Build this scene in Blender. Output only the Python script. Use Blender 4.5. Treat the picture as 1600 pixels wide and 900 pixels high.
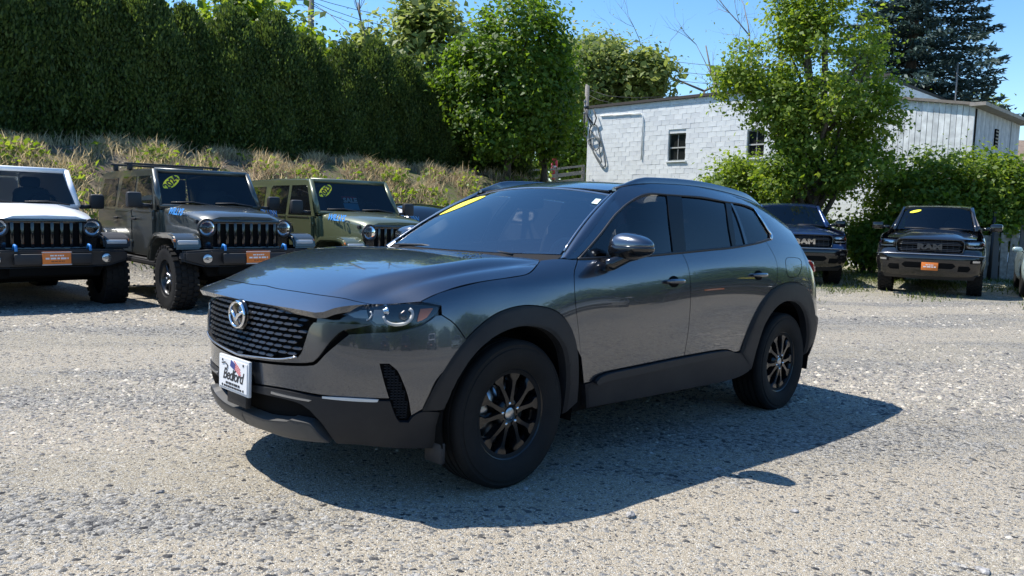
import bpy, bmesh, math, random
import numpy as np
from math import pi, sin, cos, radians
from mathutils import Matrix, Vector
from mathutils.geometry import delaunay_2d_cdt

for _o in list(bpy.data.objects): bpy.data.objects.remove(_o)
SC = bpy.context.scene
COL = SC.collection
random.seed(7)
RNG = np.random.default_rng(7)

# ------------------------------------------------------------------ camera
FPX, PITCH, ROLL, CAMH = 1191.07, radians(5.549), radians(1.492), 1.33
def rx(a): c, s = cos(a), sin(a); return np.array([[1, 0, 0], [0, c, -s], [0, s, c]])
def ry(a): c, s = cos(a), sin(a); return np.array([[c, 0, s], [0, 1, 0], [-s, 0, c]])
def rz(a): c, s = cos(a), sin(a); return np.array([[c, -s, 0], [s, c, 0], [0, 0, 1]])
CR = rx(pi / 2 - PITCH) @ rz(ROLL)
CP = np.array([0, 0, CAMH])
cam = bpy.data.cameras.new('camera')
cam.sensor_width = 36; cam.lens = FPX / 1600 * 36; cam.clip_start = .05; cam.clip_end = 3000
cam_o = bpy.data.objects.new('camera', cam); COL.objects.link(cam_o)
m4 = Matrix.Identity(4)
for i in range(3):
    for j in range(3): m4[i][j] = CR[i, j]
    m4[i][3] = CP[i]
cam_o.matrix_world = m4
SC.camera = cam_o
SC.render.resolution_x, SC.render.resolution_y = 1024, 576

# ------------------------------------------------------------------ sky and sun
SUN_TO = np.array([-.52, .15, .84]); SUN_TO /= np.linalg.norm(SUN_TO)     # towards the sun
wd = bpy.data.worlds.new('World'); SC.world = wd; wd.use_nodes = True
nt = wd.node_tree; bg = nt.nodes['Background']
sky = nt.nodes.new('ShaderNodeTexSky'); sky.sky_type = 'NISHITA'; sky.sun_disc = False
sky.sun_elevation = math.asin(SUN_TO[2]); sky.sun_rotation = math.atan2(SUN_TO[0], SUN_TO[1])
sky.air_density = 1.0; sky.dust_density = .15; sky.ozone_density = 2.2; sky.altitude = 0
hsv = nt.nodes.new('ShaderNodeHueSaturation'); hsv.inputs['Saturation'].default_value = 1.26; hsv.inputs['Value'].default_value = .98
nt.links.new(sky.outputs[0], hsv.inputs['Color']); nt.links.new(hsv.outputs[0], bg.inputs[0]); bg.inputs[1].default_value = .15
sl = bpy.data.lights.new('sun', 'SUN'); sl.energy = 5.0; sl.angle = radians(.53); sl.color = (1, .955, .88)
so = bpy.data.objects.new('sun', sl); COL.objects.link(so); so.location = (-20, 5, 40)
so.rotation_euler = Vector(SUN_TO).to_track_quat('Z', 'Y').to_euler()
SC.view_settings.view_transform = 'Standard'; SC.view_settings.look = 'None'
SC.view_settings.exposure = 0.6; SC.view_settings.gamma = 1

# ------------------------------------------------------------------ pixel helpers (photo pixels -> rays)
def ray(u, v):
    d = CR @ np.array([(u - 800) / FPX, -(v - 450) / FPX, -1.]); return d / np.linalg.norm(d)
def at(u, v, Y):
    d = ray(u, v); return CP + d * (Y / d[1])
def proj(P):
    d = (np.asarray(P) - CP) @ CR
    return np.stack([800 + FPX * d[..., 0] / -d[..., 2], 450 - FPX * d[..., 1] / -d[..., 2]], -1)
def sstep(x, a, b):
    t = np.clip((np.asarray(x, float) - a) / (b - a), 0, 1); return t * t * (3 - 2 * t)

# ------------------------------------------------------------------ terrain
BP0 = np.array([-6.9, 13.8]); BN = np.array([-.67, .742]); BT = np.array([.742, .67])
def terrain(x, y):
    x = np.asarray(x, float); y = np.asarray(y, float)
    pl = -.0143 * (x + .619) - .0243 * (y - 4.241)
    z = .17 * np.tanh(pl / .17) + .08 * sstep(-x, 0, 3) * sstep(y, 6, 10)
    d = (x - BP0[0]) * BN[0] + (y - BP0[1]) * BN[1]; t = (x - BP0[0]) * BT[0] + (y - BP0[1]) * BT[1]
    k = 1 - .78 * sstep(t, 14, 24)
    bank = 2.72 * sstep(d, -.6, 5.4) * k + .05 * np.sin(t * 1.3 + d) * sstep(d, 0, 2) * k
    far = sstep(np.hypot(x, y), 55, 120)
    return (z + bank) * (1 - far) + far * 1.2 * (y > 0)
def tz(x, y): return float(terrain(x, y))

# ------------------------------------------------------------------ object helpers
def link(o, parent=None):
    COL.objects.link(o)
    if parent is not None: o.parent = parent
    return o
def thing(name, label, cat, loc=(0, 0, 0), rot=(0, 0, 0), group=None):
    o = bpy.data.objects.new(name, None); o.empty_display_size = .2
    o.location = loc; o.rotation_euler = rot
    return tag(link(o), label, cat, group)
def tag(o, label=None, cat=None, group=None, kind=None):
    if label: o['label'] = label
    if cat: o['category'] = cat
    if group: o['group'] = group
    if kind: o['kind'] = kind
    return o
def mesh(name, V, F, m, parent=None, smooth=False, normals=None):
    me = bpy.data.meshes.new(name)
    if isinstance(F, np.ndarray):
        V = np.asarray(V, np.float32); n, k = F.shape
        me.vertices.add(len(V)); me.vertices.foreach_set('co', V.ravel())
        me.loops.add(n * k); me.loops.foreach_set('vertex_index', F.astype(np.int32).ravel())
        me.polygons.add(n); me.polygons.foreach_set('loop_start', np.arange(0, n * k, k, dtype=np.int32))
        me.polygons.foreach_set('loop_total', np.full(n, k, np.int32)); me.update(calc_edges=True); me.validate()
    else:
        me.from_pydata([tuple(map(float, v)) for v in V], [], [tuple(f) for f in F])
    if m is not None: me.materials.append(m)
    if smooth: me.polygons.foreach_set('use_smooth', np.ones(len(me.polygons), bool))
    if normals is not None: me.normals_split_custom_set_from_vertices([tuple(map(float, n)) for n in normals])
    return link(bpy.data.objects.new(name, me), parent)
def bmobj(name, bm, m, parent=None, smooth=False, sharp=None):
    me = bpy.data.meshes.new(name); bmesh.ops.recalc_face_normals(bm, faces=bm.faces[:])
    bm.to_mesh(me); bm.free()
    me.materials.append(m)
    if smooth: me.polygons.foreach_set('use_smooth', np.ones(len(me.polygons), bool))
    if sharp: me.set_sharp_from_angle(angle=radians(sharp))
    return link(bpy.data.objects.new(name, me), parent)
def dup(o, parent=None, loc=None, rot=None):
    c = o.copy(); COL.objects.link(c)
    c.parent = parent
    if loc is not None: c.location = loc
    if rot is not None: c.rotation_euler = rot
    for ch in o.children: dup(ch, c)
    return c
def add_box(bm, c, s, bev=0, rot=None, seg=2):
    r = bmesh.ops.create_cube(bm, size=1); vs = r['verts']
    bmesh.ops.scale(bm, vec=s, verts=vs)
    if bev:
        es = list({e for v in vs for e in v.link_edges})
        r2 = bmesh.ops.bevel(bm, geom=es, offset=bev, segments=seg, affect='EDGES', profile=.5, clamp_overlap=True)
        vs = list({v for f in r2['faces'] for v in f.verts} | {v for v in vs if v.is_valid})
    if rot is not None: bmesh.ops.rotate(bm, cent=(0, 0, 0), matrix=Matrix(rot), verts=vs)
    bmesh.ops.translate(bm, vec=c, verts=vs)
    return vs
def box(name, c, s, m, parent=None, bev=0, rot=None, seg=2):
    bm = bmesh.new(); add_box(bm, c, s, bev, rot, seg); return bmobj(name, bm, m, parent, smooth=bev > 0, sharp=35 if bev else None)
def prism(name, poly, y0, y1, m, parent=None, bev=0, axis='y', taper=None, seg=2, smooth=True):
    """poly: (x,z) outline extruded along y between y0 and y1 (axis 'x': (y,z) along x; 'z': (x,y) along z)."""
    bm = bmesh.new(); n = len(poly)
    def mk(p, h, k):
        a, b = p
        if taper is not None: a, b, h = taper(a, b, h)
        return {'y': (a, h, b), 'x': (h, a, b), 'z': (a, b, h)}[axis]
    v0 = [bm.verts.new(mk(p, y0, 0)) for p in poly]; v1 = [bm.verts.new(mk(p, y1, 1)) for p in poly]
    bm.faces.new(v0); bm.faces.new(v1[::-1])
    for i in range(n): bm.faces.new((v0[i], v1[i], v1[(i + 1) % n], v0[(i + 1) % n]))
    bmesh.ops.recalc_face_normals(bm, faces=bm.faces[:])
    if bev: bmesh.ops.bevel(bm, geom=bm.edges[:], offset=bev, segments=seg, affect='EDGES', clamp_overlap=True)
    return bmobj(name, bm, m, parent, smooth=smooth and bev > 0, sharp=35 if bev else None)
def tubeV(pts, rads, n=8, closed=False):
    pts = [Vector(p) for p in pts]; V = []; F = []; N = len(pts)
    if not hasattr(rads, '__len__'): rads = [rads] * N
    up = Vector((0, 0, 1)); prev = None
    for i, p in enumerate(pts):
        a = pts[(i - 1) % N] if (i > 0 or closed) else p; b = pts[(i + 1) % N] if (i < N - 1 or closed) else p
        t = (b - a).normalized()
        if prev is None:
            x = t.cross(up)
            if x.length < 1e-3: x = t.cross(Vector((1, 0, 0)))
        else: x = prev - t * prev.dot(t)
        x.normalize(); prev = x; y = t.cross(x)
        for k in range(n):
            an = 2 * pi * k / n; V.append(p + (x * cos(an) + y * sin(an)) * rads[i])
    for i in range(N if closed else N - 1):
        j = (i + 1) % N
        for k in range(n): F.append((i * n + k, i * n + (k + 1) % n, j * n + (k + 1) % n, j * n + k))
    if not closed: F.append(tuple(range(n - 1, -1, -1))); F.append(tuple((N - 1) * n + k for k in range(n)))
    return V, F
def tube(name, pts, rads, m, parent=None, n=8, closed=False):
    V, F = tubeV(pts, rads, n, closed); return mesh(name, V, F, m, parent, smooth=True)
def lathe(name, prof, m, parent=None, n=48, axis='y', c=(0, 0, 0), smooth=True, closed=False, sharp=None):
    """prof: (radius, height) pairs turned about the axis."""
    V = []; F = []; k = len(prof)
    for i in range(n):
        a = 2 * pi * i / n
        for r, h in prof:
            q = {'y': (r * cos(a), h, r * sin(a)), 'x': (h, r * cos(a), r * sin(a)), 'z': (r * cos(a), r * sin(a), h)}[axis]
            V.append((q[0] + c[0], q[1] + c[1], q[2] + c[2]))
    for i in range(n):
        j = (i + 1) % n
        for q in range(k if closed else k - 1):
            q2 = (q + 1) % k; F.append((i * k + q, i * k + q2, j * k + q2, j * k + q))
    o = mesh(name, V, F, m, parent, smooth=smooth)
    if sharp: o.data.set_sharp_from_angle(angle=radians(sharp))
    return o
def superell(name, c, r, m, parent=None, e=(.7, .7), n=20, fn=None, rot=None):
    V = []; F = []
    def p(w, q): return math.copysign(abs(w) ** q, w)
    for i in range(n + 1):
        a = -pi / 2 + pi * i / n
        for j in range(2 * n):
            b = 2 * pi * j / (2 * n)
            q = np.array([p(cos(a), e[0]) * p(cos(b), e[1]), p(cos(a), e[0]) * p(sin(b), e[1]), p(sin(a), e[0])])
            if fn is not None: q = np.array(fn(q))
            q = q * np.array(r)
            if rot is not None: q = rot @ q
            V.append(q + np.array(c))
    for i in range(n):
        for j in range(2 * n): F.append((i * 2 * n + j, i * 2 * n + (j + 1) % (2 * n), (i + 1) * 2 * n + (j + 1) % (2 * n), (i + 1) * 2 * n + j))
    return mesh(name, V, F, m, parent, smooth=True)
_font = None
def text(name, s, size, m, parent, mat4, extrude=.002, shear=0, bold=0, spacing=1.0, sx=1.0):
    cu = bpy.data.curves.new(name, 'FONT'); cu.body = s; cu.size = size; cu.extrude = extrude; cu.shear = shear
    cu.offset = bold; cu.align_x = 'CENTER'; cu.align_y = 'CENTER'; cu.space_character = spacing; cu.resolution_u = 3
    tmp = bpy.data.objects.new(name, cu); COL.objects.link(tmp); dg = bpy.context.evaluated_depsgraph_get(); dg.update()
    me = bpy.data.meshes.new_from_object(tmp.evaluated_get(dg)); bpy.data.objects.remove(tmp)
    me.transform(Matrix.Diagonal((sx, 1, 1, 1))); me.transform(mat4); me.materials.clear(); me.materials.append(m)
    me.name = name; return link(bpy.data.objects.new(name, me), parent)
def frame4(o, x, y):
    """matrix whose local x,y lie along the given vectors, at origin o"""
    x = Vector(x).normalized(); y = Vector(y); z = x.cross(y).normalized(); y = z.cross(x)
    M = Matrix.Identity(4)
    for i in range(3): M[i][0], M[i][1], M[i][2], M[i][3] = x[i], y[i], z[i], o[i]
    return M

# ------------------------------------------------------------------ materials
MATS = {}
def mat(name, col=(.5, .5, .5), rough=.5, metal=0, coat=0, spec=.5, noise=0, nscale=8, bump=0, bscale=60, coatr=.03, emit=0, trans=0, ior=1.5, alpha=1, flake=0, dirt=None, coatior=1.5):
    if name in MATS: return MATS[name]
    m = bpy.data.materials.new(name); m.use_nodes = True; N = m.node_tree.nodes; Lk = m.node_tree.links; b = N['Principled BSDF']
    b.inputs['Base Color'].default_value = (*col, 1); b.inputs['Roughness'].default_value = rough; b.inputs['Metallic'].default_value = metal
    b.inputs['Coat Weight'].default_value = coat; b.inputs['Coat Roughness'].default_value = coatr; b.inputs['Specular IOR Level'].default_value = spec
    b.inputs['Transmission Weight'].default_value = trans; b.inputs['IOR'].default_value = ior; b.inputs['Alpha'].default_value = alpha
    b.inputs['Coat IOR'].default_value = coatior
    if emit: b.inputs['Emission Color'].default_value = (*col, 1); b.inputs['Emission Strength'].default_value = emit
    tc = N.new('ShaderNodeTexCoord')
    if noise:
        n = N.new('ShaderNodeTexNoise'); n.inputs['Scale'].default_value = nscale; n.inputs['Detail'].default_value = 6
        Lk.new(tc.outputs['Object'], n.inputs['Vector'])
        r = N.new('ShaderNodeValToRGB'); r.color_ramp.elements[0].position = .3; r.color_ramp.elements[1].position = .7
        r.color_ramp.elements[0].color = (*[c * (1 - noise) for c in col], 1); r.color_ramp.elements[1].color = (*[min(1, c * (1 + noise)) for c in col], 1)
        Lk.new(n.outputs['Fac'], r.inputs['Fac']); Lk.new(r.outputs['Color'], b.inputs['Base Color'])
    if flake:
        n = N.new('ShaderNodeTexNoise'); n.inputs['Scale'].default_value = 900; n.inputs['Detail'].default_value = 1
        Lk.new(tc.outputs['Object'], n.inputs['Vector'])
        bp = N.new('ShaderNodeBump'); bp.inputs['Strength'].default_value = flake; bp.inputs['Distance'].default_value = .0006
        Lk.new(n.outputs['Fac'], bp.inputs['Height']); Lk.new(bp.outputs['Normal'], b.inputs['Normal'])
    if bump:
        n = N.new('ShaderNodeTexNoise'); n.inputs['Scale'].default_value = bscale; n.inputs['Detail'].default_value = 5
        Lk.new(tc.outputs['Object'], n.inputs['Vector'])
        bp = N.new('ShaderNodeBump'); bp.inputs['Strength'].default_value = bump; bp.inputs['Distance'].default_value = .01
        Lk.new(n.outputs['Fac'], bp.inputs['Height']); Lk.new(bp.outputs['Normal'], b.inputs['Normal'])
    if dirt is not None:      # dust film: mixes towards dust colour by noise
        src = b.inputs['Base Color'].links[0].from_socket if b.inputs['Base Color'].links else None
        n = N.new('ShaderNodeTexNoise'); n.inputs['Scale'].default_value = 3.5; n.inputs['Detail'].default_value = 9; n.inputs['Roughness'].default_value = .7
        Lk.new(tc.outputs['Object'], n.inputs['Vector'])
        mx = N.new('ShaderNodeMix'); mx.data_type = 'RGBA'; mx.inputs['B'].default_value = (.30, .28, .24, 1)
        mr = N.new('ShaderNodeMapRange'); mr.inputs['From Min'].default_value = .35; mr.inputs['From Max'].default_value = .75; mr.inputs['To Max'].default_value = dirt
        Lk.new(n.outputs['Fac'], mr.inputs['Value']); Lk.new(mr.outputs['Result'], mx.inputs['Factor'])
        if src is not None: Lk.new(src, mx.inputs['A'])
        else: mx.inputs['A'].default_value = (*col, 1)
        Lk.new(mx.outputs['Result'], b.inputs['Base Color'])
    MATS[name] = m; return m
def glass(name, tint=(.5, .55, .55), rough=.0, ior=1.5):
    if name in MATS: return MATS[name]
    m = bpy.data.materials.new(name); m.use_nodes = True; N = m.node_tree.nodes; Lk = m.node_tree.links
    N.remove(N['Principled BSDF']); out = N['Material Output']
    t = N.new('ShaderNodeBsdfTransparent'); t.inputs[0].default_value = (*tint, 1)
    g = N.new('ShaderNodeBsdfGlossy'); g.inputs['Roughness'].default_value = rough; g.inputs[0].default_value = (1, 1, 1, 1)
    fr = N.new('ShaderNodeFresnel'); fr.inputs['IOR'].default_value = ior
    mx = N.new('ShaderNodeMixShader'); Lk.new(fr.outputs[0], mx.inputs[0]); Lk.new(t.outputs[0], mx.inputs[1]); Lk.new(g.outputs[0], mx.inputs[2])
    Lk.new(mx.outputs[0], out.inputs[0]); MATS[name] = m; return m
def leafmat(name, c1, c2, trans=.35, rough=.5):
    if name in MATS: return MATS[name]
    m = bpy.data.materials.new(name); m.use_nodes = True; N = m.node_tree.nodes; Lk = m.node_tree.links
    b = N['Principled BSDF']; out = N['Material Output']
    g = N.new('ShaderNodeNewGeometry'); r = N.new('ShaderNodeValToRGB')
    r.color_ramp.elements[0].color = (*c1, 1); r.color_ramp.elements[1].color = (*c2, 1)
    Lk.new(g.outputs['Random Per Island'], r.inputs['Fac']); Lk.new(r.outputs['Color'], b.inputs['Base Color'])
    b.inputs['Roughness'].default_value = rough; b.inputs['Specular IOR Level'].default_value = .35
    t = N.new('ShaderNodeBsdfTranslucent'); hs = N.new('ShaderNodeHueSaturation'); hs.inputs['Hue'].default_value = .485
    hs.inputs['Saturation'].default_value = 1.1; hs.inputs['Value'].default_value = 1.9
    Lk.new(r.outputs['Color'], hs.inputs['Color']); Lk.new(hs.outputs[0], t.inputs[0])
    mx = N.new('ShaderNodeMixShader'); mx.inputs[0].default_value = trans
    Lk.new(b.outputs[0], mx.inputs[1]); Lk.new(t.outputs[0], mx.inputs[2]); Lk.new(mx.outputs[0], out.inputs[0])
    MATS[name] = m; return m
M_BLACK = mat('black_plastic', (.018, .018, .02), .55, bump=.05, bscale=400)
M_TRIM = mat('cladding_plastic', (.014, .015, .018), .5, spec=.3, bump=.12, bscale=900, dirt=.05)
M_GLOSSBLK = mat('gloss_black', (.008, .008, .009), .12, coat=.6)
M_SHADOW = mat('matt_black', (.006, .006, .006), .9, spec=.1)
def dashes(name, o, x, y, L, h, m, parent, seed=0):
    """a line of print too small to read: short bars lying across y at height z=o"""
    g = np.random.default_rng(seed); p = -L / 2; bm = bmesh.new()
    while p < L / 2:
        w = min(h * (1.2 + 2.2 * g.random()), L / 2 - p); add_box(bm, (x, y + p + w / 2, o), (.0012, w * .9, h)); p += w + h * .35
    return bmobj(name, bm, m, parent)
M_CHROME = mat('chrome', (.85, .85, .86), .08, metal=1)
M_SATIN = mat('satin_metal', (.45, .46, .48), .28, metal=1)
M_RUBBER = mat('tyre_rubber', (.0095, .0095, .010), .75, spec=.2, bump=.15, bscale=120, dirt=.04)
M_GLASSD = glass('tinted_glass', (.10, .11, .12), ior=1.5)
M_GLASSM = glass('side_glass', (.50, .55, .55), ior=1.6)
M_GLASSW = glass('windshield_glass', (.80, .88, .88), ior=2.6)
M_LENS = glass('lamp_lens', (.85, .87, .88))
M_AMBER = mat('amber_reflector', (.55, .16, .03), .2, coat=.5)
M_REDLENS = mat('red_lens', (.35, .012, .012), .15, coat=.8)
M_YELLOW = mat('yellow_sticker', (.90, .78, .03), .4)
M_ORANGE = mat('orange_plate', (.75, .20, .03), .4, noise=.06, nscale=20)
M_WHITE = mat('white_print', (.8, .8, .8), .4)
M_INK = mat('black_ink', (.012, .014, .02), .4)
M_BLUEHOOK = mat('blue_tow_hook', (.03, .22, .60), .4)
M_SEAT = mat('seat_fabric', (.09, .09, .095), .7)

# ================================================================== surface patch toolkit
class Spl:
    """natural cubic spline, y may be a matrix (one column per function); linear outside"""
    def __init__(s, x, y):
        s.x = x = np.asarray(x, float); s.y = y = np.asarray(y, float); n = len(x); h = np.diff(x)
        A = np.eye(n); R = np.zeros_like(y)
        for i in range(1, n - 1):
            A[i, i - 1:i + 2] = h[i - 1], 2 * (h[i - 1] + h[i]), h[i]
            R[i] = 6 * ((y[i + 1] - y[i]) / h[i] - (y[i] - y[i - 1]) / h[i - 1])
        s.m = np.linalg.solve(A, R); s.h = h
    def __call__(s, q):
        q = np.asarray(q, float); sh = q.shape; q = q.ravel(); x, y, m, h = s.x, s.y, s.m, s.h
        qc = np.clip(q, x[0], x[-1]); i = np.clip(np.searchsorted(x, qc) - 1, 0, len(h) - 1)
        ex = (lambda a: a) if y.ndim == 1 else (lambda a: a[:, None])
        a = ex((x[i + 1] - qc) / h[i]); b = ex((qc - x[i]) / h[i]); H = ex(h[i])
        v = a * y[i] + b * y[i + 1] + ((a ** 3 - a) * m[i] + (b ** 3 - b) * m[i + 1]) * H * H / 6
        d = (y[i + 1] - y[i]) / H - (3 * a * a - 1) * H * m[i] / 6 + (3 * b * b - 1) * H * m[i + 1] / 6
        v = v + d * ex(q - qc)
        return v.reshape(sh + y.shape[1:])
class Spl2:
    def __init__(s, x, z, T): s.bx = Spl(x, np.eye(len(x))); s.bz = Spl(z, np.eye(len(z))); s.T = np.asarray(T, float)
    def __call__(s, x, z):
        x, z = np.broadcast_arrays(np.asarray(x, float), np.asarray(z, float))
        return np.einsum('...i,...j,ij->...', s.bx(x), s.bz(z), s.T)
class Surf:
    """f(u,v)->xyz (object frame); TM: object->world"""
    def __init__(s, f, ur, vr, TM, n=(90, 60), sg=1):
        s.f = f; s.TM = TM; s.sg = sg
        U, V = np.meshgrid(np.linspace(*ur, n[0]), np.linspace(*vr, n[1]), indexing='ij'); s.U, s.V = U, V
        Pw = s.world(U, V); s.G = proj(Pw); N = s.normal(U, V) @ TM[0].T; s.face = ((CP - Pw) * N).sum(-1) > 0
    def world(s, u, v): return s.f(u, v) @ s.TM[0].T + s.TM[1]
    def normal(s, u, v, e=2e-3):
        du = s.f(u + e, v) - s.f(u - e, v); dv = s.f(u, v + e) - s.f(u, v - e)
        n = np.cross(du, dv); l = np.linalg.norm(n, axis=-1, keepdims=True); return s.sg * n / np.maximum(l, 1e-12)
    def hit(s, px, py):
        D = np.hypot(s.G[..., 0] - px, s.G[..., 1] - py) + np.where(s.face, 0, 1e4)
        i = np.unravel_index(np.argmin(D), D.shape); x = np.array([s.U[i], s.V[i]]); t = np.array([px, py])
        for _ in range(12):
            r = proj(s.world(x[0], x[1])) - t; e = 1e-4
            J = np.stack([(proj(s.world(x[0] + e, x[1])) - t - r) / e, (proj(s.world(x[0], x[1] + e)) - t - r) / e], 1)
            try: st = np.linalg.solve(J, r)
            except np.linalg.LinAlgError: break
            l = np.linalg.norm(st); x = x - st * min(1, .15 / max(l, 1e-9))
            if l < 1e-7: break
        return x
def curve2(P, corner, res, closed=True):
    """Catmull-Rom through P with corners, resampled at res"""
    P = np.asarray(P, float); n = len(P); out = []
    for i in range(n if closed else n - 1):
        p1, p2 = P[i], P[(i + 1) % n]
        p0 = P[(i - 1) % n] if (closed or i > 0) and not corner[i] else 2 * p1 - p2
        j = (i + 1) % n
        p3 = P[(i + 2) % n] if (closed or i + 2 < n) and not corner[j] else 2 * p2 - p1
        k = max(1, int(round(np.linalg.norm(p2 - p1) / res)))
        for q in range(k):
            t = q / k; out.append(.5 * ((2 * p1) + (p2 - p0) * t + (2 * p0 - 5 * p1 + 4 * p2 - p3) * t * t + (3 * p1 - p0 - 3 * p2 + p3) * t ** 3))
    if not closed: out.append(P[-1])
    return np.array(out)
def trace(S, pts):
    """pts: (px,py[, 'c']) photo pixels, or ('uv',u,v[,'c']) surface coordinates -> uv, corner flags"""
    P = []; C = []
    for p in pts:
        if p[0] == 'uv': P.append(np.array(p[1:3], float)); C.append(len(p) > 3)
        else: P.append(S.hit(p[0], p[1])); C.append(len(p) > 2)
    return np.array(P), C
def area2(P): x, y = P[:, 0], P[:, 1]; return .5 * np.sum(x * np.roll(y, -1) - np.roll(x, -1) * y)
def inside(P, Q):
    x, y = Q[:, 0], Q[:, 1]; c = np.zeros(len(Q), bool)
    for (x1, y1), (x2, y2) in zip(P, np.roll(P, -1, 0)):
        k = (y1 > y) != (y2 > y)
        if k.any(): c[k] ^= x[k] < (x2 - x1) * (y[k] - y1) / (y2 - y1 + 1e-15) + x1
    return c
def patchdata(S, pts, off=0, res=.03, gap=.0025, depth=.012, lip=0, lipw=.02):
    P, C = trace(S, pts) if not isinstance(pts, tuple) else pts
    B = curve2(P, C, res)
    keep = np.linalg.norm(B - np.roll(B, 1, 0), axis=1) > 1e-4; B = B[keep]
    if area2(B) < 0: B = B[::-1]
    e1 = B - np.roll(B, 1, 0); e2 = np.roll(B, -1, 0) - B
    n1 = np.stack([-e1[:, 1], e1[:, 0]], 1); n2 = np.stack([-e2[:, 1], e2[:, 0]], 1)
    n1 /= np.linalg.norm(n1, axis=1, keepdims=True) + 1e-12; n2 /= np.linalg.norm(n2, axis=1, keepdims=True) + 1e-12
    nn = n1 + n2; nn /= np.maximum(np.linalg.norm(nn, axis=1, keepdims=True), .3); sc = 1 / np.maximum((nn * n1).sum(1), .5)
    mid = np.abs(B[:, 0]) < 1e-6
    Bi = B + nn * (gap * sc)[:, None]
    Bi[mid, 0] = 0
    lo, hi = Bi.min(0), Bi.max(0)
    gu, gv = np.meshgrid(np.arange(lo[0] + res * .5, hi[0], res), np.arange(lo[1] + res * .5, hi[1], res), indexing='ij')
    Q = np.stack([gu.ravel(), gv.ravel()], 1)
    Q = Q[inside(Bi, Q)]
    def bd(Q):
        dm = np.full(len(Q), 9.)
        for a in range(0, len(Q), 4000):
            d = np.full(len(Q[a:a + 4000]), 9.)
            p1 = Bi; p2 = np.roll(Bi, -1, 0); q = Q[a:a + 4000][:, None]; ed = (p2 - p1)[None]
            t = np.clip(((q - p1) * ed).sum(-1) / np.maximum((ed ** 2).sum(-1), 1e-12), 0, 1)
            dm[a:a + 4000] = np.sqrt((((p1 + t[..., None] * ed) - q) ** 2).sum(-1)).min(1)
        return dm
    if len(Q): Q = Q[bd(Q) > res * .45]
    if lip:                                    # ring of points following the border, for a rounded lip
        for w in (.3, 1.0):
            R = Bi + nn * (lipw * w); R = R[inside(Bi, R)]
            if len(R): R = R[bd(R) > lipw * w * .8]; Q = np.vstack([Q, R])
    n = len(Bi); A = np.vstack([Bi, Q]) if len(Q) else Bi
    vs, _, fs, *_r = delaunay_2d_cdt([Vector(a) for a in A], [], [list(range(n))], 1, 1e-7)
    UV = np.array([tuple(v) for v in vs]); F = [tuple(f) for f in fs]
    N = S.normal(UV[:, 0], UV[:, 1]); X = S.f(UV[:, 0], UV[:, 1]); o = np.full(len(UV), off, float)
    if lip: o = o + lip * np.sqrt(np.clip(1 - (1 - np.clip(bd(UV) / lipw, 0, 1)) ** 2, 0, 1)) - lip
    X = X + N * o[:, None]
    return dict(X=X, N=N, F=F, n=n, UV=UV, depth=depth, mid=np.abs(UV[:, 0]) < 1e-6, lip=lip)
def patchobj(name, d, m, parent, flip=False, merge=False, inner=None):
    X, N, F, n = d['X'].copy(), d['N'].copy(), list(d['F']), d['n']
    # skirt
    b = list(range(n)); sk = X[:n] - N[:n] * d['depth']
    V = [X, X[:n], sk]; NN = [N]; k = len(X); FS = []
    ed = (np.roll(X[:n], -1, 0) - np.roll(X[:n], 1, 0)); on = np.cross(ed, N[:n]); on /= np.linalg.norm(on, axis=1, keepdims=True) + 1e-12
    NN += [on, on]
    if d['depth']:
        for i in range(n):
            j = (i + 1) % n
            if d['mid'][i] and d['mid'][j]: continue
            FS.append((k + i, k + n + i, k + n + j, k + j))
    V = np.vstack(V); NN = np.vstack(NN)
    # triangle winding to agree with N
    t = np.array(F[0]); w = np.cross(X[t[1]] - X[t[0]], X[t[2]] - X[t[0]])
    if w @ N[t[0]] < 0: F = [f[::-1] for f in F]
    FF = F + FS
    if merge:
        nv = len(V); V2 = V * [1, -1, 1]; N2 = NN * [1, -1, 1]
        FF = FF + [tuple(i + nv for i in f[::-1]) for f in FF]; V = np.vstack([V, V2]); NN = np.vstack([NN, N2])
    elif flip:
        V = V * [1, -1, 1]; NN = NN * [1, -1, 1]; FF = [f[::-1] for f in FF]
    return mesh(name, V, FF, m, parent, smooth=True, normals=NN)
def lr(name, S, pts, m, parent, **kw):
    d = patchdata(S, pts, **kw); return patchobj(name, d, m, parent), patchobj(name, d, m, parent, flip=True)
def mid(name, S, pts, m, parent, **kw):
    d = patchdata(S, pts, **kw); return patchobj(name, d, m, parent, merge=True)

# ================================================================== the grey SUV in the foreground
SUV_T = (rz(radians(224.696)) @ ry(radians(-1.566)) @ rx(radians(.415)), np.array([-.619, 4.241, 0.]))
_e = Matrix([list(map(float, r)) for r in SUV_T[0]]).to_euler()
suv = thing('parked_suv', 'dark grey metallic crossover SUV in the middle of the gravel lot', 'car', SUV_T[1], _e)
M_PAINT = mat('grey_metallic_paint', (.092, .102, .122), .26, metal=.9, coat=1.0, coatr=.004, flake=.12, coatior=1.65)
M_GUN = mat('gunmetal_gloss', (.10, .10, .105), .22, metal=.6, coat=.8)

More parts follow.
